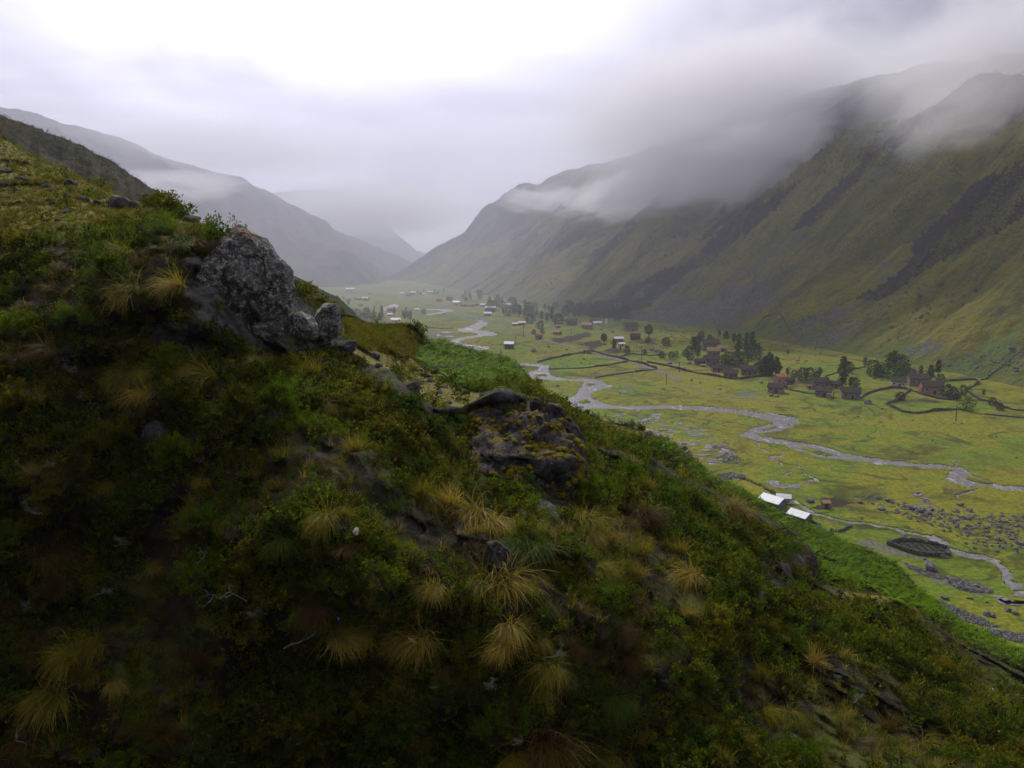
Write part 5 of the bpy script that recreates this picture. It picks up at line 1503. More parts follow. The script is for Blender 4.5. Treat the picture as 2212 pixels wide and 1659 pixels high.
for reg, lst in {
    4: [(100, 508, 100, 't', 1, -0.35, {}), (228, 490, 112, 't', 3, -0.2, {}), (455, 568, 85, 'r', 2, 0.25, dict(hk=0.95, ratio=0.7)), (425, 614, 108, 't', 0, -0.55, dict(win=1)), (520, 552, 70, 't', 1, 0.4, {}),
        (662, 588, 26, 'r', 2, 0.1, dict(hk=1.0, win=0)), (738, 585, 120, 't', 1, 0.05, {}), (845, 585, 78, 't', 2, -0.1, {}), (768, 640, 108, 't', 1, -0.45, dict(extra=ex_annex)),
        (960, 655, 132, 't', 1, -0.25, dict(extra=ex_tarp)), (1305, 580, 100, 't', 4, -0.4, dict(hk=0.5)), (1440, 568, 142, 't', 1, -0.1, {}), (1538, 624, 150, 't', 2, -0.12, dict(extra=ex_porch))],
    3: [(222, 436, 56, 'r', 2, 0.3, dict(hk=0.75, ratio=0.75)), (375, 398, 66, 'o', 0, -0.6, {}), (380, 347, 45, 'o', 2, 0.3, {}), (495, 328, 90, 't', 3, 0.0, {}), (622, 352, 90, 'o', 0, -0.4, {}), (676, 314, 58, 't', 2, -0.6, {}),
        (706, 322, 70, 'w', 4, 0.2, dict(hk=0.3)), (985, 366, 112, 't', 1, 0.15, {}), (1022, 442, 86, 't', 3, -0.1, {}), (882, 468, 78, 'w', 0, 0.2, dict(hk=0.5)), (908, 494, 52, 'w', 4, 0.2, dict(win=1)), (1640, 525, 150, 't', 1, 0.1, {}),
        (1668, 568, 108, 'l', 1, -0.05, {}), (1745, 538, 84, 'l', 0, -0.3, {}), (1562, 645, 82, 't', 3, 0.2, {}), (1655, 645, 124, 't', 1, 0.05, {}), (1585, 662, 40, 'o', 2, 0.1, dict(win=1)), (1700, 705, 92, 't', 2, 0.1, {}),
        (1785, 700, 70, 't', 1, -0.1, {}), (80, 318, 60, 'w', 3, 0.2, {}), (25, 322, 46, 'w', 0, 0.15, {})],
    2: [(1400, 795, 72, 'w', 3, -0.1, dict(hk=0.62, ratio=0.8)), (525, 595, 72, 'w', 4, 0.1, dict(hk=0.4)), (995, 460, 58, 'w', 4, -0.2, dict(hk=0.5)), (1050, 468, 46, 'o', 0, 0.2, {}), (1105, 470, 44, 'o', 0, -0.5, {}), (1150, 460, 34, 'o', 2, 0.3, {}),
        (1200, 468, 40, 'w', 1, 0.0, {}), (1386, 474, 52, 'w', 4, 0.1, {}), (1255, 508, 84, 'w', 3, 0.0, dict(ratio=0.4)), (1235, 542, 58, 'w', 3, 0.1, {}), (860, 430, 50, 'r', 2, 0.1, {}), (690, 502, 30, 'w', 4, 0.0, {}),
        (330, 378, 34, 'o', 0, 0.2, {}), (175, 362, 70, 'w', 4, 0.05, dict(ratio=0.35)), (165, 428, 44, 'o', 2, 0.1, {}), (245, 424, 44, 'o', 0, 0.1, {}), (292, 422, 44, 'w', 0, -0.1, {}), (255, 464, 38, 'o', 0, 0.2, {}), (480, 505, 52, 'r', 2, 0.0, {}),
        (612, 555, 80, 't', 3, 0.1, {}), (575, 380, 30, 'w', 4, 0.1, {}), (625, 388, 48, 'o', 2, 0.0, {}), (662, 376, 38, 'w', 0, 0.1, {}), (740, 382, 24, 'w', 4, 0.0, {}), (790, 370, 34, 'w', 4, 0.1, {}), (112, 444, 40, 'o', 2, 0.1, {}),
        (480, 540, 34, 'w', 1, 0.1, {}), (940, 425, 50, 't', 3, 0.1, {})],
}.items():
    for x, y, w_, rf_, wl, yw, kw in lst:
        q = Z(reg, [(x, y)])[0]
        gable_house(q[0], q[1], w_ / ZS(reg), rf_, wl, yw, **kw)
q = Z(4, [(405, 1440)])[0]; gable_house(q[0], q[1], 50, 'w', 3, -0.95, ratio=0.66, hk=0.34, extra=ex_gtarp, win=1, label='white tin roofed brick house with a blue tarp by the stream')
q = Z(4, [(478, 1412)])[0]; gable_house(q[0], q[1], 27, 'w', 3, -0.3, ratio=0.7, hk=0.5, win=1, label='small white roofed annex behind the house with the blue tarp')
q = Z(4, [(600, 1525)])[0]; gable_house(q[0], q[1], 44, 'w', 3, -0.95, ratio=0.66, hk=0.30, win=1, label='white tin roofed house half hidden below the green fern band')
q = Z(4, [(778, 1440)])[0]; gable_house(q[0], q[1], 14, 'o', 2, 0.1, ratio=0.9, hk=1.05, win=0, name='outhouse', label='narrow tan outhouse standing beside the dark garden plot')
# a pale shrine on a mound
q = Z(3, [(783, 312)])[0]; P, _ = ground_hit(*q[:2])
o = thing('shrine', P, 'slender white shrine pillar on a mound above the hamlet', 'shrine')
mb = MB(); v, f = box((0, 0, 0.5), (2.2, 2.2, 1.4)); mb.add(v, f); mb.obj('plinth', M_ADOBE[4], o, False)
mb = MB(); v, f = tube([(0, 0, 1.2), (0, 0, 3.2), (0, 0, 4.8), (0, 0, 5.0)], [0.8, 0.6, 0.45, 0.05], 8); mb.add(v, f); mb.obj('pillar', M_TIN, o, False)
# planks and a bench lying by the white roofed house
q = Z(4, [(530, 1427)])[0]; P, _ = ground_hit(*q[:2])
o = thing('plank_pile', P, 'pale planks lying beside the house with the blue tarp', 'planks')
for k in range(4):
    mb = MB(); v, f = box((0.2 * k, 0.55 * k, 0.10 + 0.04 * k), (5.0 - k * 0.6, 0.4, 0.12)); mb.add(v, f); mb.obj('plank', M_ADOBE[4], o, False)


# ----------------------------------------------------------------- stone walls
def stone_wall(pts, h=1.25, label=None, thick=0.7, step=0.5):
    P, q = drape(pts, step)
    r = np.random.default_rng(len(P) + abs(int(P[0, 0])))
    T = np.gradient(P, axis=0); T /= np.linalg.norm(T, axis=1)[:, None]
    base, Fc = ICO[1]
    mb = MB()
    zs = np.array([ground_z(x, y) for x, y in P[::6]]); zs = np.interp(np.arange(len(P)), np.arange(0, len(P), 6), zs)
    c0 = np.array([P[0, 0], P[0, 1], zs[0]])
    for k in range(len(P)):
        lay = 0
        z = 0.0
        hh = h * 0.8 * (1 + 0.45 * float(vn2(np.array(q[k] * 0.09), np.array(3.0), 12)))
        while z < hh:
            s = r.uniform(0.75, 1.2) * np.array([step * 0.72, thick * 0.55, 0.26])
            a = math.atan2(T[k, 1], T[k, 0]) + r.normal(0, 0.25)
            V = base * s * (1 + r.normal(0, 0.12, (len(base), 1)))
            V = np.stack([V[:, 0] * math.cos(a) - V[:, 1] * math.sin(a), V[:, 0] * math.sin(a) + V[:, 1] * math.cos(a), V[:, 2]], -1)
            mb.add(V + np.array([P[k, 0] + r.normal(0, 0.1), P[k, 1] + r.normal(0, 0.1), zs[k] + z + 0.1]) - c0, Fc)
            z += 0.36
    o = mb.obj('stone_wall', M_WALL, None, False, label=label, category='stone wall')
    o.location = c0.tolist()
    return o


M_WALL = rock_material('dry_stone', (0.045, 0.042, 0.040), (0.15, 0.142, 0.135), (0.30, 0.295, 0.285), (0.06, 0.065, 0.012), 0.25, 0.4, 1.2)
for pts, h, lab in [
    (Z(3, [(215, 630), (300, 605), (420, 580), (520, 560), (590, 547), (680, 540)]), 1.3, 'dry stone wall running from the river up to the road junction'),
    (Z(3, [(690, 542), (760, 566), (880, 592), (1000, 624), (1100, 648), (1200, 684)]), 1.4, 'long dry stone wall bordering the dirt road downhill of the junction'),
    (Z(3, [(310, 692), (500, 687), (640, 682), (800, 657), (960, 627)]), 0.9, 'low dark wall enclosing the bright green field beside the river'),
    (Z(3, [(1120, 627), (1250, 652), (1400, 692), (1550, 722), (1700, 747), (1820, 768), (1900, 774), (2000, 764), (2120, 748)]), 1.3, 'long dry stone wall in front of the straw roofed hamlet'),
    (Z(3, [(690, 757), (850, 732), (1000, 712), (1100, 702), (1205, 692)]), 0.8, 'low stone wall closing the brown strip field by the river'),
    (Z(4, [(495, 592), (560, 606), (640, 620), (712, 628)]), 1.1, 'stone wall joining the two thatched houses beside the red tiled one'),
    (Z(4, [(1040, 655), (1060, 640), (1100, 622), (1180, 602), (1260, 590), (1350, 594), (1430, 618), (1500, 642), (1600, 664), (1680, 668), (1750, 652)]), 1.2, 'curving stone wall in front of the right hand thatched farm'),
    (Z(4, [(1400, 602), (1370, 622), (1340, 645), (1290, 682), (1222, 697)]), 1.2, 'short stone wall on the left side of the bare enclosure'),
    (Z(4, [(1222, 702), (1290, 732), (1340, 757), (1420, 768), (1500, 762), (1600, 748), (1700, 742), (1790, 738)]), 1.2, 'stone wall along the lower edge of the bare enclosure'),
    (Z(4, [(1790, 606), (1850, 640), (1900, 672), (1990, 692), (2060, 722), (2140, 742), (2330, 755)]), 1.3, 'stone wall descending past round bushes to the right edge'),
    (Z(4, [(1930, 772), (2050, 786), (2212, 800), (2330, 806)]), 0.9, 'outermost low stone wall near the right edge of the meadow'),
    (Z(4, [(1650, 546), (1750, 540), (1865, 530), (1885, 560), (1800, 600)]), 1.3, 'stone wall behind the long thatched house with the red porch'),
    (Z(5, [(690, 466), (760, 478), (820, 502), (850, 540), (905, 572)]), 1.0, 'dark stone wall below the half hidden white roofed house'),
    (Z(5, [(910, 542), (970, 548), (1045, 516)]), 0.8, 'short tumbled stone wall beside the stream below the white roofs'),
    (Z(4, [(1900, 530), (1990, 520), (2100, 514), (2330, 500)]), 1.0, 'faint stone wall crossing the slope foot at the right edge'),
    (Z(3, [(1290, 560), (1150, 575), (1000, 560), (900, 580)]), 0.8, 'low wall between the road and the gardens of the middle hamlet'),
    (Z(4, [(780, 500), (880, 470), (980, 448), (1080, 430)]), 0.9, 'stone wall climbing behind the tall narrow pine'),
    (Z(2, [(740, 625), (860, 640), (960, 640)]), 0.8, 'distant low wall on the meadow left of the far river loop'),
    (Z(4, [(560, 250), (450, 200), (330, 190), (270, 200)]), 0.9, 'curved stone wall on the slope above the middle hamlet'),
]:
    stone_wall(pts, h, lab)

# walled garden with planted rows by the stream
GP = Z(5, [(1290, 637), (1370, 615), (1480, 618), (1600, 640), (1700, 672), (1702, 715), (1600, 716), (1480, 702), (1380, 668)])
W = onfloor(*np.array(GP).T)
g = thing('walled_garden', (W[:, 0].mean(), W[:, 1].mean(), 0.1), 'dark oval stone walled garden with green rows beside the stream', 'garden')
c = np.array([W[:, 0].mean(), W[:, 1].mean()])
mb = MB(); n = len(W)
ringV = np.concatenate([[[0, 0, 0.18]], np.concatenate([W[:, :2] - c, np.full((n, 1), 0.15)], 1)])
mb.add(ringV, [[0, i + 1, (i + 1) % n + 1] for i in range(n)]); mb.obj('soil', plain_mat('garden_soil', (0.018, 0.016, 0.012), (0.045, 0.040, 0.028), 0.8, coords='w'), g)
mb = MB(); base, Fc = ICO[1]; r = np.random.default_rng(5)
loop = np.concatenate([W[:, :2], W[:1, :2]]) - c
sg = np.concatenate([[0], np.cumsum(np.linalg.norm(np.diff(loop, axis=0), axis=1))])
for s_ in np.arange(0, sg[-1], 0.5):
    xy = np.array([np.interp(s_, sg, loop[:, 0]), np.interp(s_, sg, loop[:, 1])])
    for z in (0.2, 0.5, 0.8):
        mb.add(base * r.uniform(0.24, 0.42, 3) * np.array([1, 1, 0.75]) + np.array([xy[0] + r.normal(0, 0.08), xy[1] + r.normal(0, 0.08), z]), Fc)
mb.obj('stones', M_WALL, g, False, kind='stuff')
lo, hi = (W[:, :2] - c).min(0), (W[:, :2] - c).max(0)
M_CROP = leaf_mat('garden_crop', (0.045, 0.06, 0.012), (0.10, 0.12, 0.02))
for xr in np.arange(lo[0] + 1.2, hi[0] - 0.8, 1.5):
    yy = np.linspace(lo[1], hi[1], 60)
    m = inpoly(xr + 0 * yy, yy, (W[:, :2] - c) * 0.9)
    if m.sum() < 4:
        continue
    C = np.stack([r.normal(xr, 0.14, 160), r.uniform(yy[m].min(), yy[m].max(), 160), r.uniform(0.15, 0.5, 160)], -1)
    V, Fq, ti = leaves(C, 0.3, r); mb = MB(); mb.add(V, Fq, tint=ti); mb.obj('crop_row', M_CROP, g, False)

# ----------------------------------------------------------------- utility poles
poles = [Z(3, [(x, y)])[0] + (h / ZS(3),) for x, y, h in [(95, 422, 100), (490, 470, 120), (1075, 637, 140), (1388, 712, 85), (1670, 742, 85), (1280, 812, 95), (30, 470, 60)]] + \
        [Z(4, [(x, y)])[0] + (h / ZS(4),) for x, y, h in [(1720, 822, 112), (838, 665, 55), (505, 585, 85)]] + [Z(2, [(x, y)])[0] + (h / ZS(2),) for x, y, h in [(375, 470, 60), (400, 495, 70), (955, 470, 50)]]
for k, (px, py, hp) in enumerate(poles):
    P, _ = ground_hit(px, py); H = hp * float(project(P)[2]) / F
    o = thing('utility_pole', P, cat='utility pole', rotz=0.4)
    mb = MB(); v, f = tube([(0, 0, -0.5), (0, 0, H * 0.5), (0, 0, H)], [0.19, 0.16, 0.12], 8); mb.add(v, f); mb.obj('post', M_POLE, o)
    mb = MB(); v, f = box((0, 0.17, H - 0.8), (1.8, 0.14, 0.16)); mb.add(v, f); mb.obj('crossarm', M_POLE, o, False)
    for xx in (-0.75, 0.75):
        mb = MB(); v, f = tube([(xx, 0.17, H - 0.74), (xx, 0.17, H - 0.6), (xx, 0.17, H - 0.5)], [0.08, 0.1, 0.04], 6); mb.add(v, f); mb.obj('insulator', M_TIN, o)
    VAL_ITEMS.append((o, 'wooden utility pole', px, py, 'utility poles along the road'))

# ----------------------------------------------------------------- trees
M_CROWN = [leaf_mat('dark_tree_leaves', (0.022, 0.042, 0.008), (0.11, 0.15, 0.026), (0.06, 0.085, 0.016), transl=0.15), leaf_mat('green_tree_leaves', (0.035, 0.085, 0.006), (0.14, 0.25, 0.016), (0.09, 0.17, 0.010), transl=0.2),
           leaf_mat('olive_tree_leaves', (0.030, 0.030, 0.014), (0.075, 0.070, 0.030), (0.05, 0.045, 0.018), transl=0.15)]


def tree_mesh(seed, form, mat, n=620):
    """height 1; crown of leaf clumps round limbs"""
    r = np.random.default_rng(seed); cr, tr = MB(), MB()
    if form == 'pine':
        h = r.uniform(0.12, 1.0, n) ** 0.85; rad = 0.15 * (1 - h) ** 0.7 * (0.75 + 0.5 * np.abs(np.sin(h * 26 + r.uniform(0, 6)))) + 0.012
    elif form == 'euc':
        h = r.uniform(0.28, 1.0, n); rad = 0.17 * np.sin(np.clip((h - 0.22) / 0.8, 0, 1) * np.pi) ** 0.6 * (0.6 + 0.6 * (np.sin(h * 19 + seed) > -0.2))
    elif form == 'column':
        h = r.uniform(0.06, 1.0, n); rad = 0.12 * np.sin(np.clip(h, 0.05, 1) * np.pi * 0.93 + 0.1) ** 0.5
    elif form == 'lolly':
        h = r.uniform(0.40, 1.0, n); rad = 0.26 * np.sqrt(np.clip(1 - ((h - 0.70) / 0.31) ** 2, 0, 1))
    else:  # bush
        h = r.uniform(0.02, 1.0, n); rad = 0.50 * np.sqrt(np.clip(1 - ((h - 0.45) / 0.56) ** 2, 0, 1))
    az = r.uniform(0, 2 * np.pi, n); q = rad * r.uniform(0.25, 1.0, n) ** 0.5 * (1 + 0.25 * np.sin(az * 3 + seed + h * 7))
    C = np.stack([np.cos(az) * q, np.sin(az) * q, h], -1)
    C += r.normal(0, 0.012, C.shape)
    V, Fc, ti = leaves(C, 0.085 if form != 'bush' else 0.13, r, 0.7, 0.1); cr.add(V, Fc, tint=ti)
    th = 0.95 if form in ('pine', 'column') else 0.8 if form != 'bush' else 0.5
    v, f = tube([(0, 0, -0.04), (0.004, 0, th * 0.4), (0, 0.004, th)], [0.022, 0.015, 0.003], 7); tr.add(v, f)
    for k in range(9):
        z = r.uniform(0.3, 0.8) * th; a = r.uniform(0, 6.28); l_ = 0.13 if form != 'bush' else 0.35
        v, f = tube([(0, 0, z), (math.cos(a) * l_ * 0.5, math.sin(a) * l_ * 0.5, z + 0.04), (math.cos(a) * l_, math.sin(a) * l_, z + 0.09)], [0.007, 0.005, 0.002], 4); tr.add(v, f)
    return cr.mesh('crown', mat), tr.mesh('trunk', M_STEM)


TREES = {}
for form in ('pine', 'euc', 'column', 'lolly', 'bush'):
    for mk in range(3):
        TREES[(form, mk)] = [tree_mesh(1000 + mk * 10 + k + len(form) * 31, form, M_CROWN[mk], 430) for k in range(2)]
TN = {'pine': 'narrow pine', 'euc': 'loose eucalyptus tree', 'column': 'columnar tree', 'lolly': 'round crowned tree', 'bush': 'rounded bush'}
CC = ['dark green', 'fresh green', 'brownish olive']
spots = []
for reg, lst in {
    3: [(1135, 440, 125, 'lolly', 0), (1280, 492, 72, 'bush', 0), (765, 478, 78, 'euc', 0), (845, 532, 95, 'euc', 2), (955, 552, 62, 'bush', 0), (1245, 592, 55, 'bush', 0), (1320, 592, 52, 'bush', 0), (1362, 582, 48, 'bush', 1), (1440, 582, 62, 'bush', 0),
        (1510, 562, 140, 'euc', 0), (1542, 600, 120, 'euc', 0), (1470, 560, 70, 'bush', 0), (1880, 560, 170, 'euc', 0), (1940, 565, 180, 'pine', 0), (1990, 548, 175, 'pine', 0), (1800, 650, 110, 'bush', 0), (1860, 660, 110, 'bush', 0),
        (1920, 650, 105, 'bush', 0), (1765, 645, 80, 'bush', 1), (2015, 610, 120, 'bush', 0), (2100, 745, 165, 'pine', 0), (2060, 725, 110, 'euc', 0), (2150, 738, 175, 'pine', 0), (2195, 735, 150, 'euc', 0), (180, 397, 42, 'bush', 0), (252, 392, 42, 'bush', 0),
        (1840, 480, 90, 'euc', 2), (1780, 440, 70, 'euc', 2), (1720, 420, 60, 'euc', 2), (1100, 560, 40, 'bush', 2), (1500, 470, 60, 'euc', 0), (1130, 470, 50, 'bush', 0), (900, 540, 50, 'euc', 0), (1480, 610, 60, 'bush', 2), (1870, 600, 130, 'euc', 0),
        (1960, 620, 120, 'euc', 0), (2030, 560, 90, 'bush', 2)],
    4: [(370, 494, 168, 'pine', 0), (330, 492, 125, 'euc', 0), (420, 494, 135, 'pine', 0), (290, 472, 72, 'bush', 0), (345, 500, 110, 'bush', 0), (400, 500, 110, 'bush', 0), (505, 522, 74, 'euc', 2), (555, 512, 52, 'bush', 0), (615, 535, 92, 'bush', 0), (668, 535, 92, 'bush', 0),
        (740, 512, 72, 'euc', 1), (720, 522, 54, 'bush', 0), (900, 574, 212, 'column', 0), (950, 474, 82, 'bush', 0), (1065, 438, 78, 'euc', 1), (1130, 495, 115, 'bush', 1), (1165, 502, 90, 'bush', 1), (1235, 485, 155, 'euc', 1), (1272, 475, 155, 'euc', 0),
        (1320, 475, 125, 'bush', 0), (1352, 492, 80, 'bush', 0), (1300, 500, 90, 'bush', 1), (1200, 500, 90, 'bush', 1), (1465, 514, 82, 'euc', 0), (1535, 552, 125, 'euc', 0), (1590, 505, 115, 'euc', 2), (1610, 552, 64, 'bush', 0), (1660, 655, 95, 'bush', 0),
        (1700, 662, 85, 'bush', 0), (1770, 634, 72, 'bush', 0), (1805, 748, 95, 'bush', 1), (1985, 708, 58, 'bush', 0), (2038, 742, 52, 'bush', 0), (1920, 642, 52, 'euc', 0), (1320, 672, 62, 'bush', 2), (510, 342, 38, 'euc', 0), (960, 592, 82, 'euc', 0), (988, 582, 72, 'bush', 0),
        (1320, 522, 50, 'bush', 1), (1400, 512, 60, 'bush', 2)],
    2: [(1395, 545, 76, 'bush', 1), (1440, 525, 64, 'bush', 1), (1310, 440, 60, 'bush', 0), (1250, 445, 55, 'euc', 0), (1480, 560, 90, 'euc', 0), (1520, 570, 80, 'euc', 0), (1560, 600, 70, 'bush', 0), (515, 535, 62, 'euc', 0), (742, 528, 42, 'bush', 0),
        (605, 512, 42, 'euc', 0), (1730, 590, 110, 'pine', 0), (1690, 600, 80, 'euc', 0), (1640, 640, 60, 'bush', 0), (1650, 590, 80, 'euc', 0), (1780, 610, 80, 'bush', 0), (2130, 735, 55, 'bush', 2), (230, 550, 60, 'bush', 1), (160, 470, 55, 'euc', 0),
        (360, 500, 40, 'euc', 0)],
}.items():
    for x, y, h, fm, mk in lst:
        q = Z(reg, [(x, y)])[0]
        spots.append((q[0], q[1], h / ZS(reg), fm, mk))
rr = np.random.default_rng(77)
for reg, (x0, x1, y0, y1), n, hh in [(2, (1040, 1210, 385, 440), 12, 45), (2, (1240, 1480, 440, 540), 16, 60), (2, (180, 420, 520, 600), 16, 60), (2, (620, 920, 352, 385), 12, 28), (3, (490, 960, 190, 280), 26, 90),
                                     (2, (1500, 1900, 480, 560), 16, 70), (2, (100, 330, 405, 440), 6, 30), (3, (1520, 1800, 430, 480), 8, 70)]:
    for k in range(n):
        q = Z(reg, [(rr.uniform(x0, x1), rr.uniform(y0, y1))])[0]
        spots.append((q[0], q[1], hh * rr.uniform(0.6, 1.2) / ZS(reg), ['euc', 'bush', 'euc', 'pine', 'bush'][rr.integers(5)], int(rr.choice([0, 0, 0, 2, 1]))))
for k, (px, py, hp, fm, mk) in enumerate(spots):
    P, _ = ground_hit(px, py); H = hp * float(project(P)[2]) / F
    o = thing('bush' if fm == 'bush' else 'tree', P - np.array([0, 0, 0.05]), cat='bush' if fm == 'bush' else 'tree', rotz=random.uniform(0, 6.28), scale=(H * random.uniform(0.9, 1.2), H * random.uniform(0.9, 1.2), H))
    cm, tm = TREES[(fm, mk)][k % 2]
    link('crown', cm, o); link('trunk', tm, o)
    VAL_ITEMS.append((o, f'{CC[mk]} {TN[fm]}', px, py, 'trees and bushes of the hamlet'))

# scrub thickets in the gullies and at the foot of the eastern mountain: far too many to count
sel = ((mz[..., 0] > 0.3) | (vn2(S / 30, T / 60, 131) > 0.55)) & (T > 4) & (T < tl[:, None] * 0.98)
cand = PM[sel]; wsel = np.maximum(mz[..., 0][sel], 0.12)
cpx, cpy, _ = project(cand)
base_f = inpoly(cpx, cpy, SCRUB[0]) | inpoly(cpx, cpy, SCRUB[3])
pw = np.where(base_f, 2.5, 0.6) * wsel * (cpx > 700) * (cpx < 2350); pw /= pw.sum()
ix = rr.choice(len(cand), 20000, p=pw)
c_scrub = proto_collection('scrub', [tree_mesh(1300 + k, 'bush', M_CROWN[[0, 2, 2, 0][k]], 240)[0] for k in range(4)])
gn_scatter('mountain_scrub', cand[ix] + rr.normal(0, 1.0, (20000, 3)) * np.array([1, 1, 0]), np.tile([0, 0, 1.0], (20000, 1)), rr.uniform(0.7, 2.3, 20000) * np.where(base_f[ix], 1.25, 1.0), c_scrub, 41,
           'dark scrub growing in the gullies of the eastern mountain', 'scrub', 0.0)
# scrub on the darker hill to the left
ho = bpy.data.objects['scrub_hill']
hv = np.zeros(len(ho.data.vertices) * 3, np.float32); ho.data.vertices.foreach_get('co', hv); hv = hv.reshape(-1, 3)
ix = rr.integers(0, len(hv), 20000)
gn_scatter('hill_scrub', hv[ix] + rr.normal(0, 0.6, (20000, 3)) * np.array([1, 1, 0]), np.tile([0, 0, 1.0], (20000, 1)), rr.uniform(0.15, 0.45, 20000), c_scrub, 43, 'low dark scrub on the hill behind the grassy crest', 'scrub', 0.0)

# ----------------------------------------------------------------- boulders in the meadow
VR = []
for k in range(5):
    V, Fc = rock_shape(1500 + k, 2, 0.5); mb = MB(); mb.add(V, Fc); VR.append(mb.mesh('boulder', M_VROCK, False))
bs = []
for reg, lst in {3: [(180, 545, 45), (305, 505, 25), (455, 530, 28), (415, 442, 22), (600, 605, 25), (1490, 780, 30), (1560, 800, 25), (1730, 855, 25), (380, 828, 35), (1460, 890, 18), (835, 380, 35), (740, 360, 30), (590, 555, 40), (640, 555, 40),
                     (2070, 800, 35), (1260, 850, 20), (230, 800, 25), (1310, 640, 50), (1470, 640, 40), (1160, 530, 50), (1200, 540, 40)],
                 4: [(320, 548, 30), (25, 570, 18), (1135, 515, 28), (1190, 525, 30), (1090, 695, 55), (1195, 860, 16), (1500, 916, 18), (25, 595, 16), (1870, 435, 40), (2100, 415, 35), (2150, 445, 35), (2000, 400, 25), (2120, 305, 50), (1365, 235, 24), (1675, 420, 35),
                     (665, 70, 20), (1180, 330, 20), (670, 1405, 70), (1040, 1525, 30), (1030, 1410, 50), (390, 640, 40), (430, 645, 40), (1350, 1660, 40)],
                 5: [(1400, 585, 45), (1575, 800, 105), (1680, 1000, 55), (1850, 1000, 45), (2150, 1100, 55), (2100, 1080, 50), (1540, 735, 30), (1655, 715, 55), (1690, 725, 35), (1880, 925, 60), (1960, 1110, 60), (2000, 1120, 50), (1750, 890, 60), (1800, 900, 55),
                     (1840, 920, 50), (1960, 1025, 25), (1220, 325, 40), (1300, 345, 45), (1250, 400, 60), (1440, 390, 60), (1520, 410, 80), (1480, 400, 60), (1560, 430, 50), (1820, 460, 60), (1780, 370, 50), (1840, 410, 50), (1950, 525, 40), (2030, 600, 50),
                     (2060, 650, 40), (2030, 685, 40), (1820, 630, 30), (1880, 665, 30), (2190, 640, 60), (2130, 600, 40)]}.items():
    for x, y, s in lst:
        q = Z(reg, [(x, y)])[0]; bs.append((q[0], q[1], s / ZS(reg)))
for k, (px, py, s) in enumerate(bs):
    P, _ = ground_hit(px, py); rad = s * float(project(P)[2]) / F * 0.5
    o = link('boulder', VR[k % 5], category='boulder')
    o.location = (P + np.array([0, 0, 0.3 * rad])).tolist(); o.scale = (rad * 1.05, rad * random.uniform(0.8, 1.0), rad * random.uniform(0.6, 0.85)); o.rotation_euler = (random.uniform(-.2, .2), random.uniform(-.2, .2), random.uniform(0, 6.28))
    VAL_ITEMS.append((o, 'large grey boulder' if s > 16 else 'grey boulder' if s > 9 else 'small grey boulder', px, py, 'boulders scattered over the valley'))
# loose stones
LS = []
for reg, pl, n, smin, smax in [(5, [(1050, 300), (1250, 310), (1600, 400), (2212, 420), (2212, 700), (1900, 640), (1700, 560), (1350, 430), (1150, 350)], 420, 0.15, 0.7), (5, [(1700, 860), (1900, 900), (2000, 960), (1850, 960), (1720, 910)], 260, 0.2, 0.8),
                                (5, [(1560, 980), (1700, 1040), (1950, 1140), (2060, 1190), (1960, 1190), (1760, 1140), (1560, 1020)], 420, 0.12, 0.45), (5, [(1960, 1200), (2212, 1240), (2300, 1330), (2100, 1290), (1970, 1235)], 260, 0.12, 0.5),
                                (5, [(1380, 750), (1550, 810), (1720, 870), (1600, 870), (1440, 800)], 200, 0.12, 0.4), (3, [(1680, 1420), (1800, 1380), (1930, 1440), (1880, 1480), (1750, 1470)], 130, 0.2, 0.6), (5, [(130, 170), (220, 158), (350, 185), (300, 205), (180, 205)], 160, 0.2, 0.7),
                                (3, [(730, 1110), (900, 1110), (1250, 1250), (1450, 1330), (1300, 1330), (1000, 1200), (850, 1170)], 160, 0.2, 0.6), (4, [(1050, 1350), (1250, 1390), (1500, 1500), (2212, 1500), (2212, 1650), (1700, 1600), (1200, 1480)], 260, 0.15, 0.6),
                                (3, [(800, 420), (1300, 330), (1700, 260), (2000, 380), (1600, 420), (1200, 560)], 420, 0.3, 1.1), (3, [(1100, 230), (1600, 80), (2100, 30), (1900, 180), (1400, 300)], 500, 0.3, 1.0), (4, [(1600, 380), (2212, 250), (2212, 480), (1700, 500)], 200, 0.3, 0.9),
                                (4, [(400, 0), (900, 150), (700, 420), (480, 380)], 240, 0.3, 1.0), (4, [(900, 650), (2200, 820), (2200, 1100), (1000, 900)], 60, 0.2, 0.6), (2, [(1300, 760), (2000, 700), (2200, 1000), (1500, 900)], 60, 0.3, 0.8)]:
    A = np.array(pl, float); c = 0
    while c < n:
        x, y = rr.uniform(A[:, 0].min(), A[:, 0].max()), rr.uniform(A[:, 1].min(), A[:, 1].max())
        if inpoly(np.array([x]), np.array([y]), pl)[0]:
            q = Z(reg, [(x, y)])[0]; P, _ = ground_hit(*q[:2]); LS.append((*P, smin + (smax - smin) * rr.uniform() ** 3)); c += 1
LS = np.array(LS)
c_st = proto_collection('stones', VR)
gn_scatter('loose_stones', LS[:, :3], np.tile([0, 0, 1.0], (len(LS), 1)), LS[:, 3], c_st, 47, 'loose grey stones strewn over the meadow and lower slope', 'stones', 0.0)

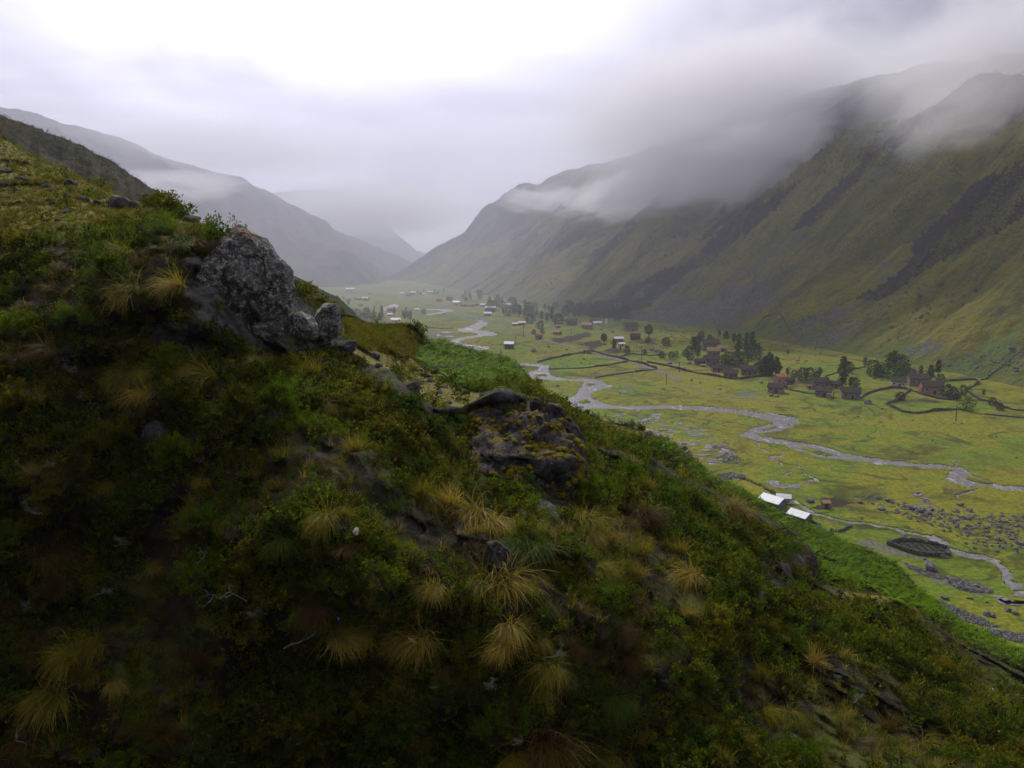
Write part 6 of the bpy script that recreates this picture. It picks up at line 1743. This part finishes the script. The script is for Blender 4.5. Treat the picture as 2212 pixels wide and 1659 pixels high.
# shallow puddles glinting in the boggy meadow
mb = MB()
for reg, pl, n in [(3, [(760, 1060), (900, 1050), (1500, 1150), (1900, 1350), (1700, 1500), (1300, 1330), (1000, 1150)], 150), (4, [(360, 1260), (560, 1290), (720, 1240), (560, 1320), (400, 1310)], 26), (4, [(1400, 1300), (1500, 1340), (1600, 1460), (1540, 1470)], 20),
                   (5, [(2000, 980), (2212, 1000), (2212, 1050), (2060, 1030)], 12), (3, [(820, 850), (950, 810), (1080, 855), (930, 880)], 16)]:
    A = np.array(pl, float); c = 0
    while c < n:
        x, y = rr.uniform(A[:, 0].min(), A[:, 0].max()), rr.uniform(A[:, 1].min(), A[:, 1].max())
        if not inpoly(np.array([x]), np.array([y]), pl)[0]:
            continue
        q = Z(reg, [(x, y)])[0]; P = onfloor(np.array(q[0]), np.array(q[1])); c += 1
        a = np.linspace(0, 2 * np.pi, 10, endpoint=False); rad = rr.uniform(0.3, 1.3) * (1 + 0.35 * np.sin(2 * a + rr.uniform(0, 6)) + 0.2 * np.sin(3 * a))
        X_, Y_ = P[0] + rad * 1.3 * np.cos(a), P[1] + rad * np.sin(a)
        V = np.stack([X_, Y_, np.full(10, float(floor_height(P[0], P[1])) + 0.10)], -1)
        mb.add(V, np.arange(10)[None, :])
mb.obj('puddles', M_WATER, None, True, kind='stuff', label='small puddles glinting in the boggy meadow', category='puddles')

# =================================================================== AIR
t, M_HAZE = material('haze')
pv = t.n('ShaderNodeVolumePrincipled', {'Color': (0.80, 0.82, 1.0), 'Density': 0.00015, 'Anisotropy': 0.25})
t.n('ShaderNodeOutputMaterial', {'Volume': pv.outputs[0]})
mb = MB(); v, f = box((300, 1500, 215), (4600, 3900, 450)); mb.add(v, f)
mb.obj('haze', M_HAZE, None, False, kind='stuff', label='thin grey haze filling the whole valley', category='haze')


def mist_bank(px, py, D, rx, ry, rz, dens, seed, nscale=2.2, cut=0.42, label=None, tilt=0.0):
    t, m = material('mist')
    p = objpos(t)
    r = t.n('ShaderNodeVectorMath', {0: p}, operation='LENGTH').outputs['Value']
    n = 0.5 if cut is None else t.noise(t.n('ShaderNodeMapping', {0: p, 1: (seed * 3.7, seed * 1.3, 0), 3: (1, 1, 0.8)}).outputs[0], nscale, 3.5, 0.6, 0.9)
    fall = t.ramp(r, 0.25, 1.0, 1.0, 0.0)
    d = None if cut is None else t.math('MULTIPLY', t.ramp(t.math('ADD', n, t.math('MULTIPLY', t.math('SUBTRACT', fall, 0.6), 0.35)), cut, cut + 0.22), fall)
    pv = t.n('ShaderNodeVolumePrincipled', {'Color': (0.995, 0.99, 1.0) if cut is not None else (0.86, 0.87, 1.0), 'Density': dens if cut is None else t.math('MULTIPLY', d, dens), 'Anisotropy': 0.3})
    t.n('ShaderNodeOutputMaterial', {'Volume': pv.outputs[0]})
    V, Fc = ICO[3]
    mb = MB(); mb.add(V, Fc)
    o = mb.obj('mist_bank', m, None, True, kind='stuff', label=label, category='mist')
    o.location = unproj(px, py, np.array(D)).tolist(); o.scale = (rx, ry, rz); o.rotation_euler = (0, -tilt, math.radians(20))
    return o


mist_bank(1400, 410, 880, 180, 150, 52, 0.030, 1, 3.4, 0.45, 'cloud bank hugging the middle of the eastern mountain', 0.2)
mist_bank(1620, 345, 790, 165, 120, 66, 0.032, 2, 3.2, 0.42, 'grey cloud trailing across the dark eastern peak', 0.35)
mist_bank(1180, 430, 1250, 140, 130, 40, 0.018, 3, 2.6, 0.45, 'thin cloud veil on the far shoulder of the eastern mountain')
mist_bank(2150, 130, 720, 230, 150, 95, 0.013, 4, 2.2, 0.35, 'dark cloud filling the top right above the eastern mountain', 0.3)
mist_bank(1560, 220, 900, 300, 170, 120, 0.018, 7, 2.2, 0.32, 'broad grey cloud covering the crest of the eastern mountain', 0.25)
mist_bank(2090, 235, 560, 130, 80, 46, 0.007, 12, 3.0, 0.42, 'ragged cloud crossing the near dark ridge at the right edge', 0.4)
mist_bank(950, 560, 1650, 1150, 1150, 330, 0.0007, 9, 1.2, None, 'grey haze thickening towards the far end of the valley')
mist_bank(390, 400, 1050, 150, 120, 36, 0.014, 5, 2.6, 0.43, 'mist wisp lying on the hazy western mountain')
mist_bank(790, 450, 1900, 330, 250, 90, 0.014, 6, 1.8, 0.28, 'pale mist closing the far end of the valley')
mist_bank(480, 320, 1500, 420, 200, 80, 0.006, 8, 1.8, 0.36, 'pale cloud lying over the crest of the western mountain')

# =================================================================== LABELS
ORD = ['nearest', 'second nearest', 'third nearest', 'fourth nearest', 'fifth nearest', 'sixth nearest', 'seventh nearest', 'eighth nearest', 'ninth nearest', 'tenth nearest',
       'eleventh nearest', 'twelfth nearest', 'thirteenth nearest', 'fourteenth nearest', 'fifteenth nearest', 'sixteenth nearest', 'seventeenth nearest', 'eighteenth nearest', 'nineteenth nearest', 'twentieth nearest']
NEAR_MARKS = [('huge lichen boulder', 545, 620), ('mossy outcrop', 1140, 960), ('grass terrace', 880, 810), ('white paper scrap', 768, 1148), ('orange stick', 892, 1386), ('blue plastic scrap', 731, 1337), ('bottom left corner', 0, 1659), ('left edge middle', 0, 1000),
              ('bottom centre', 1106, 1659), ('dark cliff', 1700, 1250), ('white scrap', 2147, 1490), ('bottom right corner', 2212, 1659), ('grassy crest', 100, 400), ('moss ridge end', 1260, 965), ('bare bleached branch', 612, 1400), ('fern band', 1850, 1220)]
VAL_MARKS = [('red tiled house', 1682, 838), ('tall columnar tree', 1818, 836), ('red porch house', 2010, 850), ('straw yellow roofs', 1540, 765), ('round crowned tree', 1401, 733), ('blue tarp house', 1670, 1095), ('walled garden', 2000, 1190), ('ploughed fields', 1250, 745),
             ('lone house by river', 1099, 750), ('far river loop', 1040, 700), ('white shrine', 1311, 698), ('far left hamlet', 790, 645), ('road bend', 850, 640), ('river bend', 1660, 905), ('bare enclosure', 1980, 885), ('stream mouth', 2180, 1260), ('garden plot', 1830, 1090), ('right frame edge', 2212, 700)]


def give_labels(items, marks):
    buck = {}
    for it in items:
        o, ph, px, py, grp = it
        best = min(marks, key=lambda m: (m[1] - px) ** 2 + (1.3 * (m[2] - py)) ** 2)
        dx, dy = px - best[1], (py - best[2]) * 1.3
        rel = ('right of' if dx > 0 else 'left of') if abs(dx) > abs(dy) else ('below' if dy > 0 else 'above')
        if math.hypot(dx, dy) < 14:
            rel = 'right beside'
        buck.setdefault((ph, rel, best[0]), []).append((math.hypot(dx, dy), o, grp))
    for (ph, rel, mk), lst in buck.items():
        lst.sort(key=lambda e: e[0])
        art = '' if mk.startswith(('far left', 'bottom centre')) else 'the '
        for k, (_, o, grp) in enumerate(lst):
            o['group'] = grp
            lab = f'{ph} {rel} {art}{mk}'
            if len(lst) > 1:
                lab += f', {ORD[k]}' if k < len(ORD) else ', among the farthest'
            o['label'] = lab


give_labels(NEAR_ITEMS, NEAR_MARKS)
give_labels(VAL_ITEMS, VAL_MARKS)
print('objects', len(bpy.data.objects))
